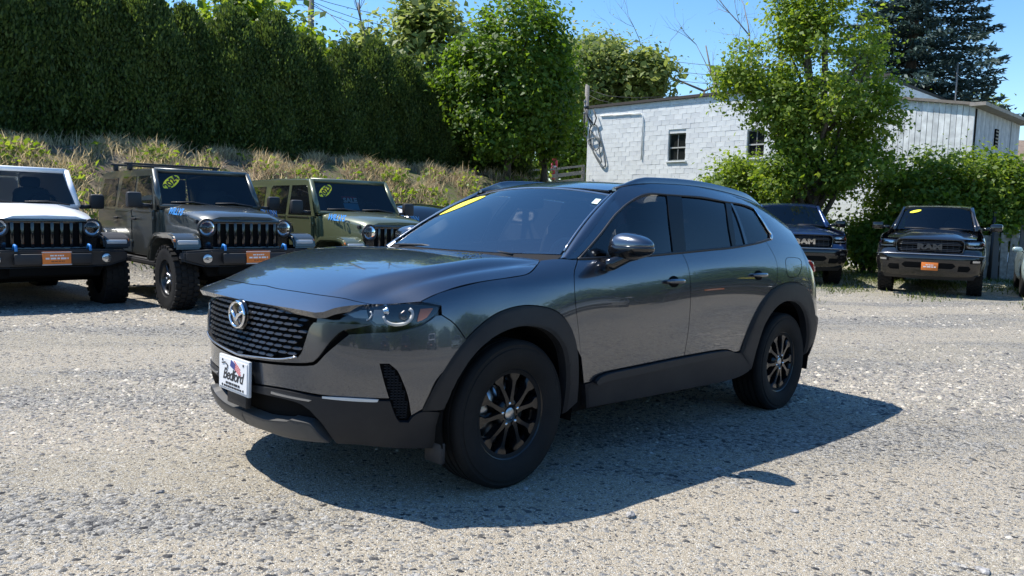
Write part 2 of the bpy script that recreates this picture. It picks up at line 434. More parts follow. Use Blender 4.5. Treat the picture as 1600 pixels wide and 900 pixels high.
XC = .05
_zt = [.2, .35, .5, .65, .8, .95, 1.03, 1.08, 1.13, 1.25, 1.4]
_W = Spl2([-3.25, -2.85, -2.3, -1.4, -.85, -.5, -.2, .05, .3], _zt, [
    [.830, .880, .915, .930, .935, .925, .910, .897, .878, .820, .73],
    [.850, .895, .928, .944, .950, .942, .930, .918, .902, .848, .76],
    [.860, .890, .912, .925, .934, .932, .923, .914, .900, .852, .77],
    [.862, .890, .908, .918, .924, .920, .908, .895, .875, .812, .72],
    [.862, .891, .910, .920, .926, .917, .899, .878, .850, .76, .64],
    [.862, .893, .912, .922, .926, .916, .893, .858, .795, .60, .42],
    [.860, .894, .918, .932, .930, .910, .873, .812, .715, .47, .28],
    [.858, .895, .926, .940, .930, .902, .850, .768, .655, .39, .22],
    [.858, .895, .926, .940, .930, .902, .850, .768, .655, .39, .22]])
_XF = Spl([.2, .26, .32, .40, .50, .60, .70, .80, .86, .92, 1.0, 1.15], [.80, .875, .915, .938, .948, .955, .957, .952, .942, .905, .80, .55])
_XE = Spl([.2, .35, .5, .65, .85, 1.0, 1.15, 1.3, 1.5], [-3.50, -3.64, -3.70, -3.69, -3.58, -3.51, -3.40, -3.28, -3.15])
NF = 2.65; NR = 2.8; XR = -3.1
def _sup(ph, n):
    c, s = np.abs(np.cos(ph)), np.abs(np.sin(ph)); r = (c ** n + s ** n) ** (-1 / n); return r * c, r * s
def _arc(A, B, n):
    ph = np.linspace(0, pi / 2, 400); a, b = _sup(ph, n); x, y = A * a, B * b
    s = np.concatenate([[0], np.cumsum(np.hypot(np.diff(x), np.diff(y)))]); return s, ph
_s1, _p1 = _arc(.90, .93, NF); _s2, _p2 = _arc(.58, .93, NR); UF = _s1[-1]; US = UF + XC - XR; UE = US + _s2[-1]
_phF = Spl(_s1[::10].tolist() + [_s1[-1]], _p1[::10].tolist() + [_p1[-1]]); _phR = Spl(_s2[::10].tolist() + [_s2[-1]], _p2[::10].tolist() + [_p2[-1]])
def body_f(u, z):
    u, z = np.broadcast_arrays(np.asarray(u, float), np.asarray(z, float))
    a, b = _sup(_phF(np.clip(u, 0, UF)), NF); sgn = np.where(u < 0, -1, 1)
    X1 = XC + (_XF(z) - XC) * a; Y1 = _W(XC, z) * b
    Xs = XC - (u - UF); Y2 = _W(np.clip(Xs, XR, XC), z)
    ph = pi / 2 - (_phR(np.clip(UE - u, 0, UE - US))); a3, b3 = _sup(_phR(np.clip(UE - u, 0, UE - US)), NR)
    X3 = XR + (_XE(z) - XR) * a3; Y3 = _W(XR, z) * b3
    X = np.where(u < UF, X1, np.where(u < US, Xs, X3)); Y = np.where(u < UF, Y1, np.where(u < US, Y2, Y3))
    Y = np.where(u < 0, u, Y)
    return np.stack([X, Y, z], -1)
BODY = Surf(body_f, (0.005, UE - .01), (.2, 1.3), SUV_T, (160, 70))
def ux(X): return UF + XC - X          # body u for a side position X

# ---- wheel arch outlines in (u,z)
def arch(Xc, R, n, z0, z1, ex=2.3, cz=.37, sx=1.0):
    out = []
    for i in range(n + 1):
        a = pi * i / n; c, s = cos(a), sin(a); r = (abs(c) ** ex + abs(s) ** ex) ** (-1 / ex)
        x = Xc + R * sx * r * c; z = cz + R * r * s
        out.append((x, z))
    return out
OUTF = [(.530, .435), (.505, .50), (.455, .60), (.385, .70), (.285, .79), (.16, .858), (.0, .888), (-.15, .880), (-.27, .845), (-.36, .77), (-.42, .66), (-.455, .52), (-.475, .36)]
INF = [(.422, .43), (.41, .47), (.365, .58), (.285, .68), (.17, .752), (.03, .787), (-.10, .782), (-.21, .745), (-.30, .67), (-.35, .56), (-.372, .44), (-.378, .30)]
OUTR = [(-2.165, .48), (-2.215, .60), (-2.30, .745), (-2.40, .85), (-2.53, .918), (-2.68, .95), (-2.85, .955), (-3.0, .925), (-3.12, .85), (-3.21, .73), (-3.26, .60), (-3.28, .50)]
INR = [(-2.345, .33), (-2.365, .50), (-2.42, .655), (-2.52, .755), (-2.65, .808), (-2.80, .815), (-2.94, .775), (-3.05, .69), (-3.12, .58), (-3.16, .46), (-3.17, .36)]
def uvs(L): return [('uv', ux(x), z) for x, z in L]
def cor(p): return tuple(p) + ('c',)
# ---- hood surface
SHUT = [(656.7, 471.7), (676, 462), (700, 453), (750, 440.5), (800, 433), (826, 427), (838, 415), (843.5, 406.5)]
_sh = np.array([BODY.hit(*p) for p in SHUT]); _shx = body_f(_sh[:, 0], _sh[:, 1])
_o = np.argsort(_shx[:-2, 0])
_YE = Spl(np.concatenate([_shx[:-2][_o][::1, 0], [.95]]), np.concatenate([_shx[:-2][_o][::1, 1], [_shx[0, 1] + .06]]))
_ZE = Spl(np.concatenate([_shx[:-2][_o][::1, 0], [.62, .80, .95]]), np.concatenate([_shx[:-2][_o][::1, 2], [.872, .83, .775]]))
_ZC = Spl([-.6, -.35, -.15, .02, .25, .5, .7, .83, .92, .96], [1.095, 1.112, 1.119, 1.116, 1.090, 1.044, .986, .930, .879, .85])
_YRG = None
def hood_f(y, x):
    y, x = np.broadcast_arrays(np.asarray(y, float), np.asarray(x, float)); ye = _YE(x); ay = np.abs(y); zc = _ZC(x); ze = _ZE(x)
    if _YRG is None: q = ay / ye; return np.stack([x, y, zc + (ze - zc) * (.42 * q ** 2 + .58 * q ** 5)], -1)
    yr = _YRG(np.clip(x, -.45, .80)); w = .010; k = sstep(.90 - x, 0, .30)
    d = ay - yr; t = w * np.logaddexp(0, d / w) / np.maximum(ye - yr, .02)          # soft crease along the ridge
    zr = zc - .010 * np.minimum(ay / yr, 1.3) ** 2 * (1 - .0 * k); drop = ze - (zc - .010 * np.minimum(ye / yr, 1.3) ** 2)
    crease = zr + drop * (.72 * t + .28 * t * t) - k * .010 * np.exp(-((t - .45) / .16) ** 2) * (t > 0)
    q = ay / ye; soft = zc + (ze - zc) * (.42 * q ** 2 + .58 * q ** 5)
    return np.stack([x, y, soft + (crease - soft) * k], -1)
HOOD = Surf(hood_f, (-.85, .85), (-.6, .95), SUV_T, (90, 90), -1)
_rg = np.array([HOOD.hit(*p) for p in ((838, 406), (760, 414), (680, 425), (600, 438), (540, 452), (500, 466))]); _rg = _rg[np.argsort(_rg[:, 1])]
_YRG = Spl(_rg[:, 1], np.minimum(_rg[:, 0], _YE(_rg[:, 1]) - .05))
HOOD = Surf(hood_f, (-.85, .85), (-.6, .95), SUV_T, (90, 90), -1)
# ---- windshield
def ws_f(s, v):
    s, v = np.broadcast_arrays(np.asarray(s, float), np.asarray(v, float))
    B = np.stack([-.365 - .085 * s ** 2, .765 * s, 1.108 + .008 * s ** 2], -1); T = np.stack([-1.005 - .06 * s ** 2, .60 * s, 1.530 - .045 * s ** 2], -1)
    P = B + (T - B) * v[..., None]; P[..., 2] += .022 * 4 * v * (1 - v); P[..., 0] += .012 * 4 * v * (1 - v); return P
WS = Surf(ws_f, (-1, 1), (0, 1), SUV_T, (60, 40))
# ---- roof and cabin sides
_RC = Spl([-3.35, -3.15, -2.9, -2.4, -1.9, -1.5, -1.2, -1.0], [1.452, 1.508, 1.560, 1.608, 1.622, 1.608, 1.578, 1.532])
def roof_f(y, x):
    x, y = np.broadcast_arrays(np.asarray(x, float), np.asarray(y, float))
    return np.stack([x, y, _RC(x) - .045 * (np.abs(y) / .6) ** 2.2], -1)
ROOF = Surf(roof_f, (-.64, .64), (-3.3, -1.0), SUV_T, (40, 60), -1)
_ZB = Spl([-3.3, -2.9, -2.5, -2.1, -1.45, -1.0, -.45], [1.20, 1.235, 1.225, 1.185, 1.145, 1.122, 1.108])
_YB = lambda X: np.minimum(_W(np.clip(X, -3.25, .05), _ZB(X)), .93) - .004
_YR = Spl([-3.4, -3.1, -2.8, -2.2, -1.6, -1.1, -.8], [.50, .545, .585, .625, .635, .615, .58])
def cab_f(x, v):
    x, v = np.broadcast_arrays(np.asarray(x, float), np.asarray(v, float)); zb = _ZB(x); zr = _RC(np.clip(x, -3.35, -1.0)) - .028
    z = zb + (zr - zb) * (1.12 * v - .12 * v ** 3); yb = _YB(x); yr = _YR(x)
    return np.stack([x, yb + (yr - yb) * (.74 * v + .26 * np.maximum(v, 0) ** 3.2), z], -1)
CAB = Surf(cab_f, (-3.3, -.5), (0, 1), SUV_T, (100, 40), -1)
def ypl(px, py, Y):
    o = SUV_T[0].T @ (CP - SUV_T[1]); d = SUV_T[0].T @ ray(px, py); return o + d * ((Y - o[1]) / d[1])

# ---- painted panels on the body
_fs = [('uv', *_sh[0], 'c')] + [('uv', *p) for p in _sh[1:-1]] + [('uv', *_sh[-1], 'c')]
lr('front_fender', BODY, [*_fs, (870, 404), (902, 406, 'c'), (897, 430), (899, 470), (905, 525), (909, 560, 'c'),
   *uvs(OUTF[3:11][::-1]), (737, 545, 'c'), (712, 508), (690, 492, 'c'), (689, 478, 'c')], M_PAINT, suv)
lr('front_door', BODY, [(902, 406, 'c'), (950, 404), (1000, 402), (1066, 396, 'c'), (1076, 420), (1079, 470), (1075, 520), (1069, 556, 'c'), (1000, 570), (941, 583), (926, 595), (912, 599, 'c'), (905, 530), (899, 470), (897, 430)], M_PAINT, suv)
lr('rear_door', BODY, [(1066, 396, 'c'), (1110, 391.5), (1150, 387), (1196, 376, 'c'), (1213, 408), (1214, 440, 'c'), *uvs([(-2.36, .815), (-2.28, .70), (-2.205, .58)]), ('uv', ux(-2.165), .50, 'c'), (1148, 550), (1129, 546), (1069, 556, 'c'), (1075, 520), (1079, 470), (1076, 420)], M_PAINT, suv)
qp = lr('rear_quarter_panel', BODY, [(1196, 376, 'c'), *[('uv', ux(x), float(_ZB(x)) + .006) for x in (-2.65, -2.75, -2.85, -2.95, -3.03)], ('uv', ux(-3.12), float(_ZB(-3.12)) + .006, 'c'), ('uv', ux(-3.20), 1.12), ('uv', ux(-3.30), 1.00), ('uv', ux(-3.36), .80), ('uv', ux(-3.34), .66, 'c'),
   *uvs(OUTR[3:10][::-1]), (1214, 440, 'c'), (1213, 408)], M_PAINT, suv)
P, C = trace(BODY, [(1230, 403), (1250, 405), (1252, 420), (1245, 432), (1232, 432), (1228, 416)])
R = curve2(P, [0] * 6, .02); tube('fuel_flap_seam', BODY.f(R[:, 0], R[:, 1]) + BODY.normal(R[:, 0], R[:, 1]) * .0002, .0017, M_SHADOW, qp[0], n=5, closed=True)
hd = mid('hood', HOOD, [('uv', 0, -.345, 'c'), ('uv', .35, -.358), ('uv', .62, -.39), (*SHUT[-1], 'c'), SHUT[-2], *[('uv', p[1], p[0]) for p in _shx[1:-2][::-1]], ('uv', _shx[0, 1], _shx[0, 0], 'c'), (630, 474), (600, 475.5), (581, 475.5, 'c'), (545, 468), (500, 461), (440, 452), ('uv', 0, .83, 'c')], M_PAINT, suv, depth=.02, res=.016)
mid('hood_light_block', HOOD, [('uv', 0, -.36, 'c'), ('uv', .70, -.36, 'c'), ('uv', .80, -.1), ('uv', .82, .25), ('uv', .76, .55), ('uv', .62, .76), ('uv', .40, .87), ('uv', 0, .91, 'c')], M_SHADOW, suv, off=-.028, depth=.05, res=.06)  # unseen dark panel added to stop sun leaking past the hood edges
mid('nose_panel', HOOD, [('uv', 0, .83, 'c'), (440, 452), (500, 461), (545, 468), (581, 475.5, 'c'), (545, 478), (522, 482), (505, 488), (492, 489), (470, 485), (440, 480), (410, 475), ('uv', 0, .945, 'c')], M_PAINT, suv, depth=.03)
mid('front_bumper_cover', BODY, [('uv', 0, .585, 'c'), (430, 569), (479.7, 571), (495, 567), (508, 553), (545, 522, 'c'), (580, 520), (620, 518), (660, 508), (681, 493), (690, 492, 'c'), (712, 508), (737, 545, 'c'),
   ('uv', ux(.455), .60), ('uv', ux(.505), .50), ('uv', ux(.525), .445, 'c'), (642, 650, 'c'), (637, 620), (629, 598), (620, 579), (608, 569), (594, 569, 'c'), (601, 597), (609, 623, 'c'), (560, 622), (500, 617), (440, 606), ('uv', 0, .475, 'c')], M_PAINT, suv, depth=.02)
sh = mid('inner_body', BODY, [('uv', 0, .26, 'c'), ('uv', .8, .26), ('uv', ux(.47), .27, 'c'), *uvs(INF[1:-1]), ('uv', ux(-.40), .28, 'c'), ('uv', ux(-2.30), .28, 'c'), *uvs(INR[1:-1]), ('uv', ux(-3.22), .32, 'c'), ('uv', UE - .002, .35, 'c'), ('uv', UE - .002, 1.0, 'c'), ('uv', ux(-3.1), 1.14), ('uv', ux(-2.2), 1.15), ('uv', ux(-1.4), 1.11), ('uv', ux(-.5), 1.06), ('uv', ux(.1), .95), ('uv', .9, .88), ('uv', .5, .85), ('uv', 0, .84, 'c')], M_SHADOW, suv, off=-.035, res=.07, depth=0)
# ---- grille, surround, lamps
GRL = [('uv', 0, .848, 'c'), (420, 478), (450, 482.5), (480, 488), (494, 491, 'c'), (489, 502), (484, 511), (477, 534), (467, 555), (440, 559), (410, 557), ('uv', 0, .605, 'c')]
mid('grille_backing', BODY, GRL, M_SHADOW, suv, off=-.028, gap=-.004, depth=0)
gp, gc = trace(BODY, GRL); gpoly = curve2(gp, gc, .02)
V = []; F = []
for r in range(11):
    z = .614 + r * .0255
    for k in range(-1, 16):
        u = (k + (.5 if r % 2 else 0)) * .060
        pc = np.array([[u + .0, z]])
        if u < 0 or not inside(gpoly, np.array([[u, z + .008], [u, z - .006], [u + .017, z], [u - .012 if u > .02 else u + .01, z]])).all(): continue
        us = np.array([u - .027, u - .016, u + .016, u + .027]); b0 = len(V)
        X = BODY.f(us, np.full(4, z)); N = BODY.normal(np.abs(us) + .002, np.full(4, z)); T = np.array([0, 0, 1.])
        if u < .02: X[:, 1] = us; 
        hh = (.0025, .0055, .0055, .0025)
        for i in range(4):
            for dz, dn in ((-hh[i], -.012), (-hh[i], .002), (hh[i], -.004), (hh[i], -.02)): V.append(X[i] + T * dz + N[i] * dn)
        for i in range(3):
            for j in range(4): F.append((b0 + i * 4 + j, b0 + i * 4 + (j + 1) % 4, b0 + i * 4 + 4 + (j + 1) % 4, b0 + i * 4 + 4 + j))
        F.append((b0, b0 + 3, b0 + 2, b0 + 1)); F.append((b0 + 12, b0 + 13, b0 + 14, b0 + 15))
V = np.array(V); nv = len(V); F = F + [tuple(i + nv for i in f[::-1]) for f in F if True]; V = np.vstack([V, V * [1, -1, 1]])
tag(mesh('grille_mesh', V, F, mat('grille_black', (.02, .02, .021), .3), suv), kind='stuff')
SUR = [(491, 503, 'c'), (530, 504.5), (586, 507, 'c'), (560, 513), (537, 517), (524, 527), (513, 539), (503, 553), (494, 563), (480, 567.5), (428, 565.5), ('uv', 0, .593, 'c'), ('uv', 0, .607, 'c'), (410, 557.5), (440, 560), (467, 556), (477, 534), (484, 512)]
mid('grille_surround', BODY, SUR, M_GUN, suv, off=.012, lip=.008, lipw=.012, res=.02, depth=.03)
P, C = trace(BODY, [(467, 557), (440, 560.5), (410, 558), ('uv', 0, .606)]); R = curve2(P, [1, 0, 0, 1], .02, False); X = BODY.f(R[:, 0], R[:, 1]) + BODY.normal(R[:, 0], R[:, 1]) * .014
X[-1, 1] = 0; tube('grille_chrome_strip', np.vstack([X, X[::-1][1:] * [1, -1, 1]]), .0045, M_SATIN, suv, n=6)
# far-side end of the nose: lamp housings, lenses
HOUS = [(494, 491, 'c'), (522, 483), (560, 478), (600, 475.5), (656, 471.5), (690, 473, 'c'), (690, 491, 'c'), (681, 493), (660, 508), (620, 517.5), (580, 519.5), (545, 521.5, 'c'), (537, 516), (560, 512), (584, 507), (530, 503.5), (492, 502, 'c')]
hs = lr('headlight_housing', BODY, HOUS, M_GLOSSBLK, suv, off=-.022, gap=-.006, depth=0)
LENS = [(529, 482, 'c'), (560, 479.5), (600, 477), (656, 473), (689, 473.5, 'c'), (683, 487.7), (672, 497), (657.7, 504), (632, 510), (602.7, 510.6), (584, 508.8), (577, 502), (555, 497), (533, 491, 'c')]
for side in (0, 1):
    sg = 1 if side == 0 else -1
    d = patchdata(BODY, LENS, off=.002, gap=.0, depth=.004, res=.02); ho = patchobj('headlight', d, M_LENS, suv, flip=bool(side))
    d = patchdata(BODY, [(658, 482, 'c'), (678, 481, 'c'), (668, 496), (653, 503, 'c')], off=-.010, gap=0, depth=.008, res=.02); patchobj('amber_reflector', d, M_AMBER, ho, flip=bool(side))
    for q_ in ([(533, 485, 'c'), (572, 483, 'c'), (576, 498, 'c'), (553, 496, 'c')], [(584, 483, 'c'), (598, 483, 'c'), (606, 505, 'c'), (588, 506, 'c'), (581, 501, 'c')]):
        d = patchdata(BODY, q_, off=-.012, gap=0, depth=.006, res=.02); patchobj('lamp_reflector', d, mat('lamp_inner', (.30, .29, .27), .25, metal=.6), ho, flip=bool(side))
    def drl(pts, r):
        P, C = trace(BODY, pts); R = curve2(P, [1] + [0] * (len(P) - 2) + [1], .01, False)
        X = (BODY.f(R[:, 0], R[:, 1]) - BODY.normal(R[:, 0], R[:, 1]) * .009) * [1, sg, 1]; tube('daytime_running_light', X, r, M_WHITE, ho, n=6)
    drl([(599, 494), (604, 503), (614, 507), (626, 507), (636, 504), (644, 496), (645, 487), (640, 482)], [.005] * 3 + [.0075] * 60)
    drl([(578, 486), (581, 491), (577, 498), (572, 500)], .0035)
    for px, py, r in ((628, 493, .021), (600, 485, .015)):
        u, z = BODY.hit(px, py); X = BODY.f(u, z) - BODY.normal(u, z) * .022; N = BODY.normal(u, z) * [1, sg, 1]; X = X * [1, sg, 1]
        lathe('projector_lens', [(.001, .012), (r * .6, .009), (r * .9, .002), (r, -.006), (r * 1.25, -.006), (r * 1.25, -.012)], M_CHROME if r < .02 else M_GLOSSBLK, ho, n=20, axis='x', c=X)
VENT = [(594, 570, 'c'), (608, 570.5), (619, 580), (628.5, 598.5), (636, 620), (640.4, 648), (637.7, 657), (624, 657, 'c'), (615.7, 646), (608, 624), (601, 597)]
vt = lr('bumper_air_vent', BODY, VENT, M_SHADOW, suv, off=-.02, gap=-.003, depth=0)
P, C = trace(BODY, VENT); vp = curve2(P, C, .015)
for k, o in enumerate(vt):
    sg = (1, -1)[k]; V = []; F = []
    for r in range(26):
        z0 = vp[:, 1].min() + r * .0125
        for dirn in (1, -1):
            for c in range(14):
                u0 = vp[:, 0].min() + c * .016; q = np.array([[u0, z0], [u0 + .016, z0 + dirn * .004 + .0]])
                if not inside(vp, q).all(): continue
                X = (BODY.f(q[:, 0], q[:, 1]) - BODY.normal(q[:, 0], q[:, 1]) * .008) * [1, sg, 1]
                a, b = tubeV(X, .0016, 4); n0 = len(V); V += a; F += [tuple(i + n0 for i in f) for f in b]
        
    tag(mesh('vent_mesh', V, F, M_TRIM, o), kind='stuff')
# ---- dark lower trim
LOWB = [('uv', 0, .472, 'c'), (440, 608), (500, 619), (560, 624), (610, 625.5, 'c'), (617, 646), (625, 658.5), (638, 658.5), (643, 651, 'c'), ('uv', ux(.525), .438), ('uv', ux(.425), .426, 'c'), ('uv', ux(.438), .34), ('uv', ux(.45), .25, 'c'), (640, 700), (600, 698), (560, 694), (527, 692, 'c'), (506, 664), (485, 641, 'c'), (465, 629), (425, 619), ('uv', 0, .435, 'c')]
lb = mid('lower_bumper_trim', BODY, LOWB, M_TRIM, suv, off=.006, depth=.03)
for f in (False, True): patchobj('fog_light_bar', patchdata(BODY, [(505, 618.5, 'c'), (540, 620.5), (576, 622.5), (592, 623.5, 'c'), (590, 627), (560, 626.3), (505, 621.5, 'c')], off=.010, gap=0, depth=.006, res=.02), mat('fog_bar', (.62, .62, .60), .2, coat=.4), lb, flip=f)
lr('intake_strip', BODY, [(426, 611, 'c'), (489, 624.5, 'c'), (484, 626.5, 'c'), (426, 614.5, 'c')], M_SATIN, lb, off=.010, gap=0, depth=.01, res=.02)
mid('lower_intake', BODY, [('uv', 0, .44, 'c'), (465, 628), (486, 641), (510, 672), (498, 672), (470, 660), ('uv', 0, .32, 'c')], M_SHADOW, suv, off=-.05, gap=-.02, depth=0)
mid('skid_plate', BODY, [('uv', 0, .338, 'c'), (410, 649), (424, 652.5), (452, 655, 'c'), (457.7, 652.5, 'c'), (488, 659), (499, 671), (519, 688, 'c'), (501, 687), (452, 679), (424.7, 670), ('uv', 0, .262, 'c')], mat('skid_grey', (.045, .046, .048), .45, bump=.05, bscale=500, dirt=.2), suv, off=.028, lip=.01, lipw=.018, depth=.05, res=.02)
for nm, OU, IN in (('front_arch_trim', OUTF, INF), ('rear_arch_trim', OUTR, INR)):
    pl = uvs(OU); pi_ = uvs(IN[::-1]); pl[0] = cor(pl[0]); pl[-1] = cor(pl[-1]); pi_[0] = cor(pi_[0]); pi_[-1] = cor(pi_[-1])
    lr(nm, BODY, pl + pi_, M_TRIM, suv, off=.026, lip=.026, lipw=.034, depth=.05, res=.022)
lr('rocker_trim', BODY, [(912.7, 600, 'c'), (926, 596), (941, 584), (1000, 571), (1069, 557), (1129, 547), (1148, 551), ('uv', ux(-2.165), .485, 'c'), ('uv', ux(-2.33), .40, 'c'), ('uv', ux(-2.34), .335, 'c'), (1143, 593), (1068, 609), (915.6, 638, 'c')], M_TRIM, suv, off=.020, lip=.018, lipw=.035, depth=.05, res=.03)
lr('rocker_step', BODY, [(926, 596.5, 'c'), (941, 584.5), (1000, 571.5), (1069, 557.5), (1129, 547.5), (1146, 551, 'c'), (1129, 555.5), (1069, 567), (1000, 582), (945, 594), (930, 600, 'c')], M_BLACK, suv, off=.026, gap=0, depth=.02, res=.03)
lr('rear_bumper_trim', BODY, [('uv', ux(-3.285), .50, 'c'), ('uv', ux(-3.27), .62), ('uv', ux(-3.22), .70, 'c'), ('uv', ux(-3.39), .655), ('uv', US + .5, .62), ('uv', UE, .60, 'c'), ('uv', UE, .33, 'c'), ('uv', US + .5, .33), ('uv', ux(-3.30), .37, 'c')], M_TRIM, suv, off=.012, depth=.03)
lr('tailgate_side', BODY, [('uv', ux(-3.35), .67, 'c'), ('uv', ux(-3.37), .82), ('uv', ux(-3.32), .98, 'c'), ('uv', US + .62, .99), ('uv', UE, .99, 'c'), ('uv', UE, .63, 'c'), ('uv', US + .5, .64)], M_PAINT, suv)
lr('tail_lamp', BODY, [('uv', ux(-3.22), 1.105, 'c'), ('uv', ux(-3.38), 1.11), ('uv', US + .60, 1.11), ('uv', US + .9, 1.10, 'c'), ('uv', US + .9, 1.03), ('uv', US + .60, 1.02), ('uv', ux(-3.36), 1.02, 'c')], M_REDLENS, suv, off=.022, depth=.05, lip=.012, lipw=.02, res=.02)
# ---- cabin
ws_ = mid('windshield', WS, [('uv', 0, .02, 'c'), ('uv', .5, .02), ('uv', .985, .03, 'c'), ('uv', .985, .5), ('uv', .98, .97, 'c'), ('uv', .5, .985), ('uv', 0, .985, 'c')], M_GLASSW, suv, depth=.005, res=.06)
e = [('uv', 0, .985, 'c'), ('uv', .5, .985), ('uv', 1.0, .97, 'c'), ('uv', 1.0, 1.0, 'c'), ('uv', .5, 1.012), ('uv', 0, 1.012, 'c')]
mid('windshield_top_seal', WS, e, M_SATIN, suv, depth=.01, gap=0, off=.002)
vv = np.linspace(-.02, 1.0, 14); A1 = ws_f(np.full(14, 1.0), vv)
CB = [-.45, -.575, -.70, -.825, -.945, -1.075, -1.155]; CV = [0, .175, .36, .56, .75, .92, 1.0]
pf = [('uv', a, b) for a, b in zip(CB, CV)]; pf[0] = cor(pf[0]); pf[-1] = cor(pf[-1])
PB = curve2(np.array([p[1:3] for p in pf], float), [1, 0, 0, 0, 0, 0, 1], .05, False); B1 = cab_f(PB[:, 0], PB[:, 1])
B1 = np.stack([np.interp(np.linspace(0, 1, 14), np.linspace(0, 1, len(B1)), B1[:, i]) for i in range(3)], 1)
for sg in (1, -1):
    V = []; F = []
    for i in range(14):
        for t in (0, .2, .45, .7, 1): 
            p = A1[i] + (B1[i] - A1[i]) * t; p = p + np.array([.012, .018, .012]) * 4 * t * (1 - t) * (1 - .5 * t); V.append(p * [1, sg, 1])
    for i in range(13):
        for k in range(4):
            f = (i * 5 + k, i * 5 + k + 1, i * 5 + 6 + k, i * 5 + 5 + k); F.append(f if sg > 0 else f[::-1])
    mesh('a_pillar', V, F, M_PAINT, suv, smooth=True)
    tube('windshield_side_trim', [(p + np.array([.004, .004, .006])) * [1, sg, 1] for p in A1[1:]], .006, M_SATIN, suv, n=6)
lr('cabin_side_panel', CAB, [*pf, ('uv', -1.6, 1.0), ('uv', -2.2, 1), ('uv', -2.8, 1), ('uv', -3.20, 1.0, 'c'), ('uv', -3.165, .7), ('uv', -3.14, .4), ('uv', -3.12, .15), ('uv', -3.11, 0.0, 'c'), *[('uv', x, 0.0) for x in (-3.03, -2.95, -2.85, -2.75, -2.65)], (1197, 377, 'c'), (1204, 372, 'c'), (1201, 362), (1190, 343), (1178, 326), (1160, 318.5), (1133, 314), (1100, 307.5), (1064, 304.5), (1042, 303), (1013, 301.5), (990, 310.5), (965, 330), (938, 365), ('uv', -.51, .006, 'c')], M_PAINT, suv, gap=.001, depth=.02)
lr('side_window', CAB, [(908, 405, 'c'), (941, 367), (968, 332), (991, 313.5), (1013, 305), (1041.7, 306.5, 'c'), (1047, 345), (1051.7, 393, 'c'), (1000, 399)], M_GLASSM, suv, gap=0, depth=.004, off=-.006)
lr('side_window', CAB, [(1071.7, 391.7, 'c'), (1068, 350), (1063, 308.5, 'c'), (1100, 311.5), (1133, 317.5, 'c'), (1138, 350), (1145, 386, 'c'), (1110, 388)], M_GLASSD, suv, gap=0, depth=.004, off=-.006)
lr('quarter_window', CAB, [(1141.7, 318.5, 'c'), (1160, 321.5), (1176, 328), (1189, 345), (1199, 363), (1200, 373, 'c'), (1185, 379), (1168, 383.3), (1148, 385.5, 'c'), (1142, 350)], M_GLASSD, suv, gap=0, depth=.004, off=-.006)
lr('door_pillar_trim', CAB, [(1051.7, 395, 'c'), (1046, 345), (1041, 304, 'c'), (1064, 305.5, 'c'), (1068, 350), (1072, 393, 'c')], mat('pillar_black', (.006, .006, .007), .35, spec=.25), suv, gap=0, depth=.02, off=.001)
lr('door_pillar_trim', CAB, [(1144.5, 388, 'c'), (1138, 350), (1132.5, 315, 'c'), (1142, 316.5, 'c'), (1144, 340), (1150, 387, 'c')], mat('pillar_black'), suv, gap=0, depth=.02, off=.001)
lr('window_divider', CAB, [(1165, 385, 'c'), (1141, 318, 'c'), (1144, 318, 'c'), (1169, 384.5, 'c')], M_GLOSSBLK, suv, gap=0, depth=.02, off=.002)
def along(S, pts, off, nm, r, m, parent, sides=(1, -1), res=.03):
    P, C = trace(S, pts); R = curve2(P, [1] + [0] * (len(P) - 2) + [1], res, False); X = S.f(R[:, 0], R[:, 1]) + S.normal(R[:, 0], R[:, 1]) * off
    return [tube(nm, X * [1, sg, 1], r, m, parent, n=8) for sg in sides]
along(CAB, [(903, 405), (950, 403), (1000, 400.5), (1066, 394.5), (1110, 390), (1150, 386), (1185, 379.5), (1202, 374)], .002, 'belt_moulding', .009, M_BLACK, suv)
along(CAB, [(905, 404), (938, 366), (966, 331), (990, 312), (1013, 303.5), (1042, 304.5), (1064, 306), (1100, 309.5), (1133, 315.5), (1160, 320), (1178, 327)], .001, 'window_seal', .006, M_BLACK, suv)
along(CAB, [(1177, 326), (1189, 343), (1200, 361), (1205, 368), (1204, 374)], .004, 'quarter_window_chrome', [.005] * 4 + [.009] * 30, M_CHROME, suv)
rf = mid('roof', ROOF, [('uv', 0, -1.012, 'c'), ('uv', .3, -1.03), ('uv', .56, -1.075, 'c'), ('uv', .595, -1.3), ('uv', .605, -1.7), ('uv', .595, -2.3), ('uv', .56, -2.8), ('uv', .52, -3.2, 'c'), ('uv', .3, -3.26), ('uv', 0, -3.28, 'c')], M_PAINT, suv, gap=.0, depth=.03, res=.05)
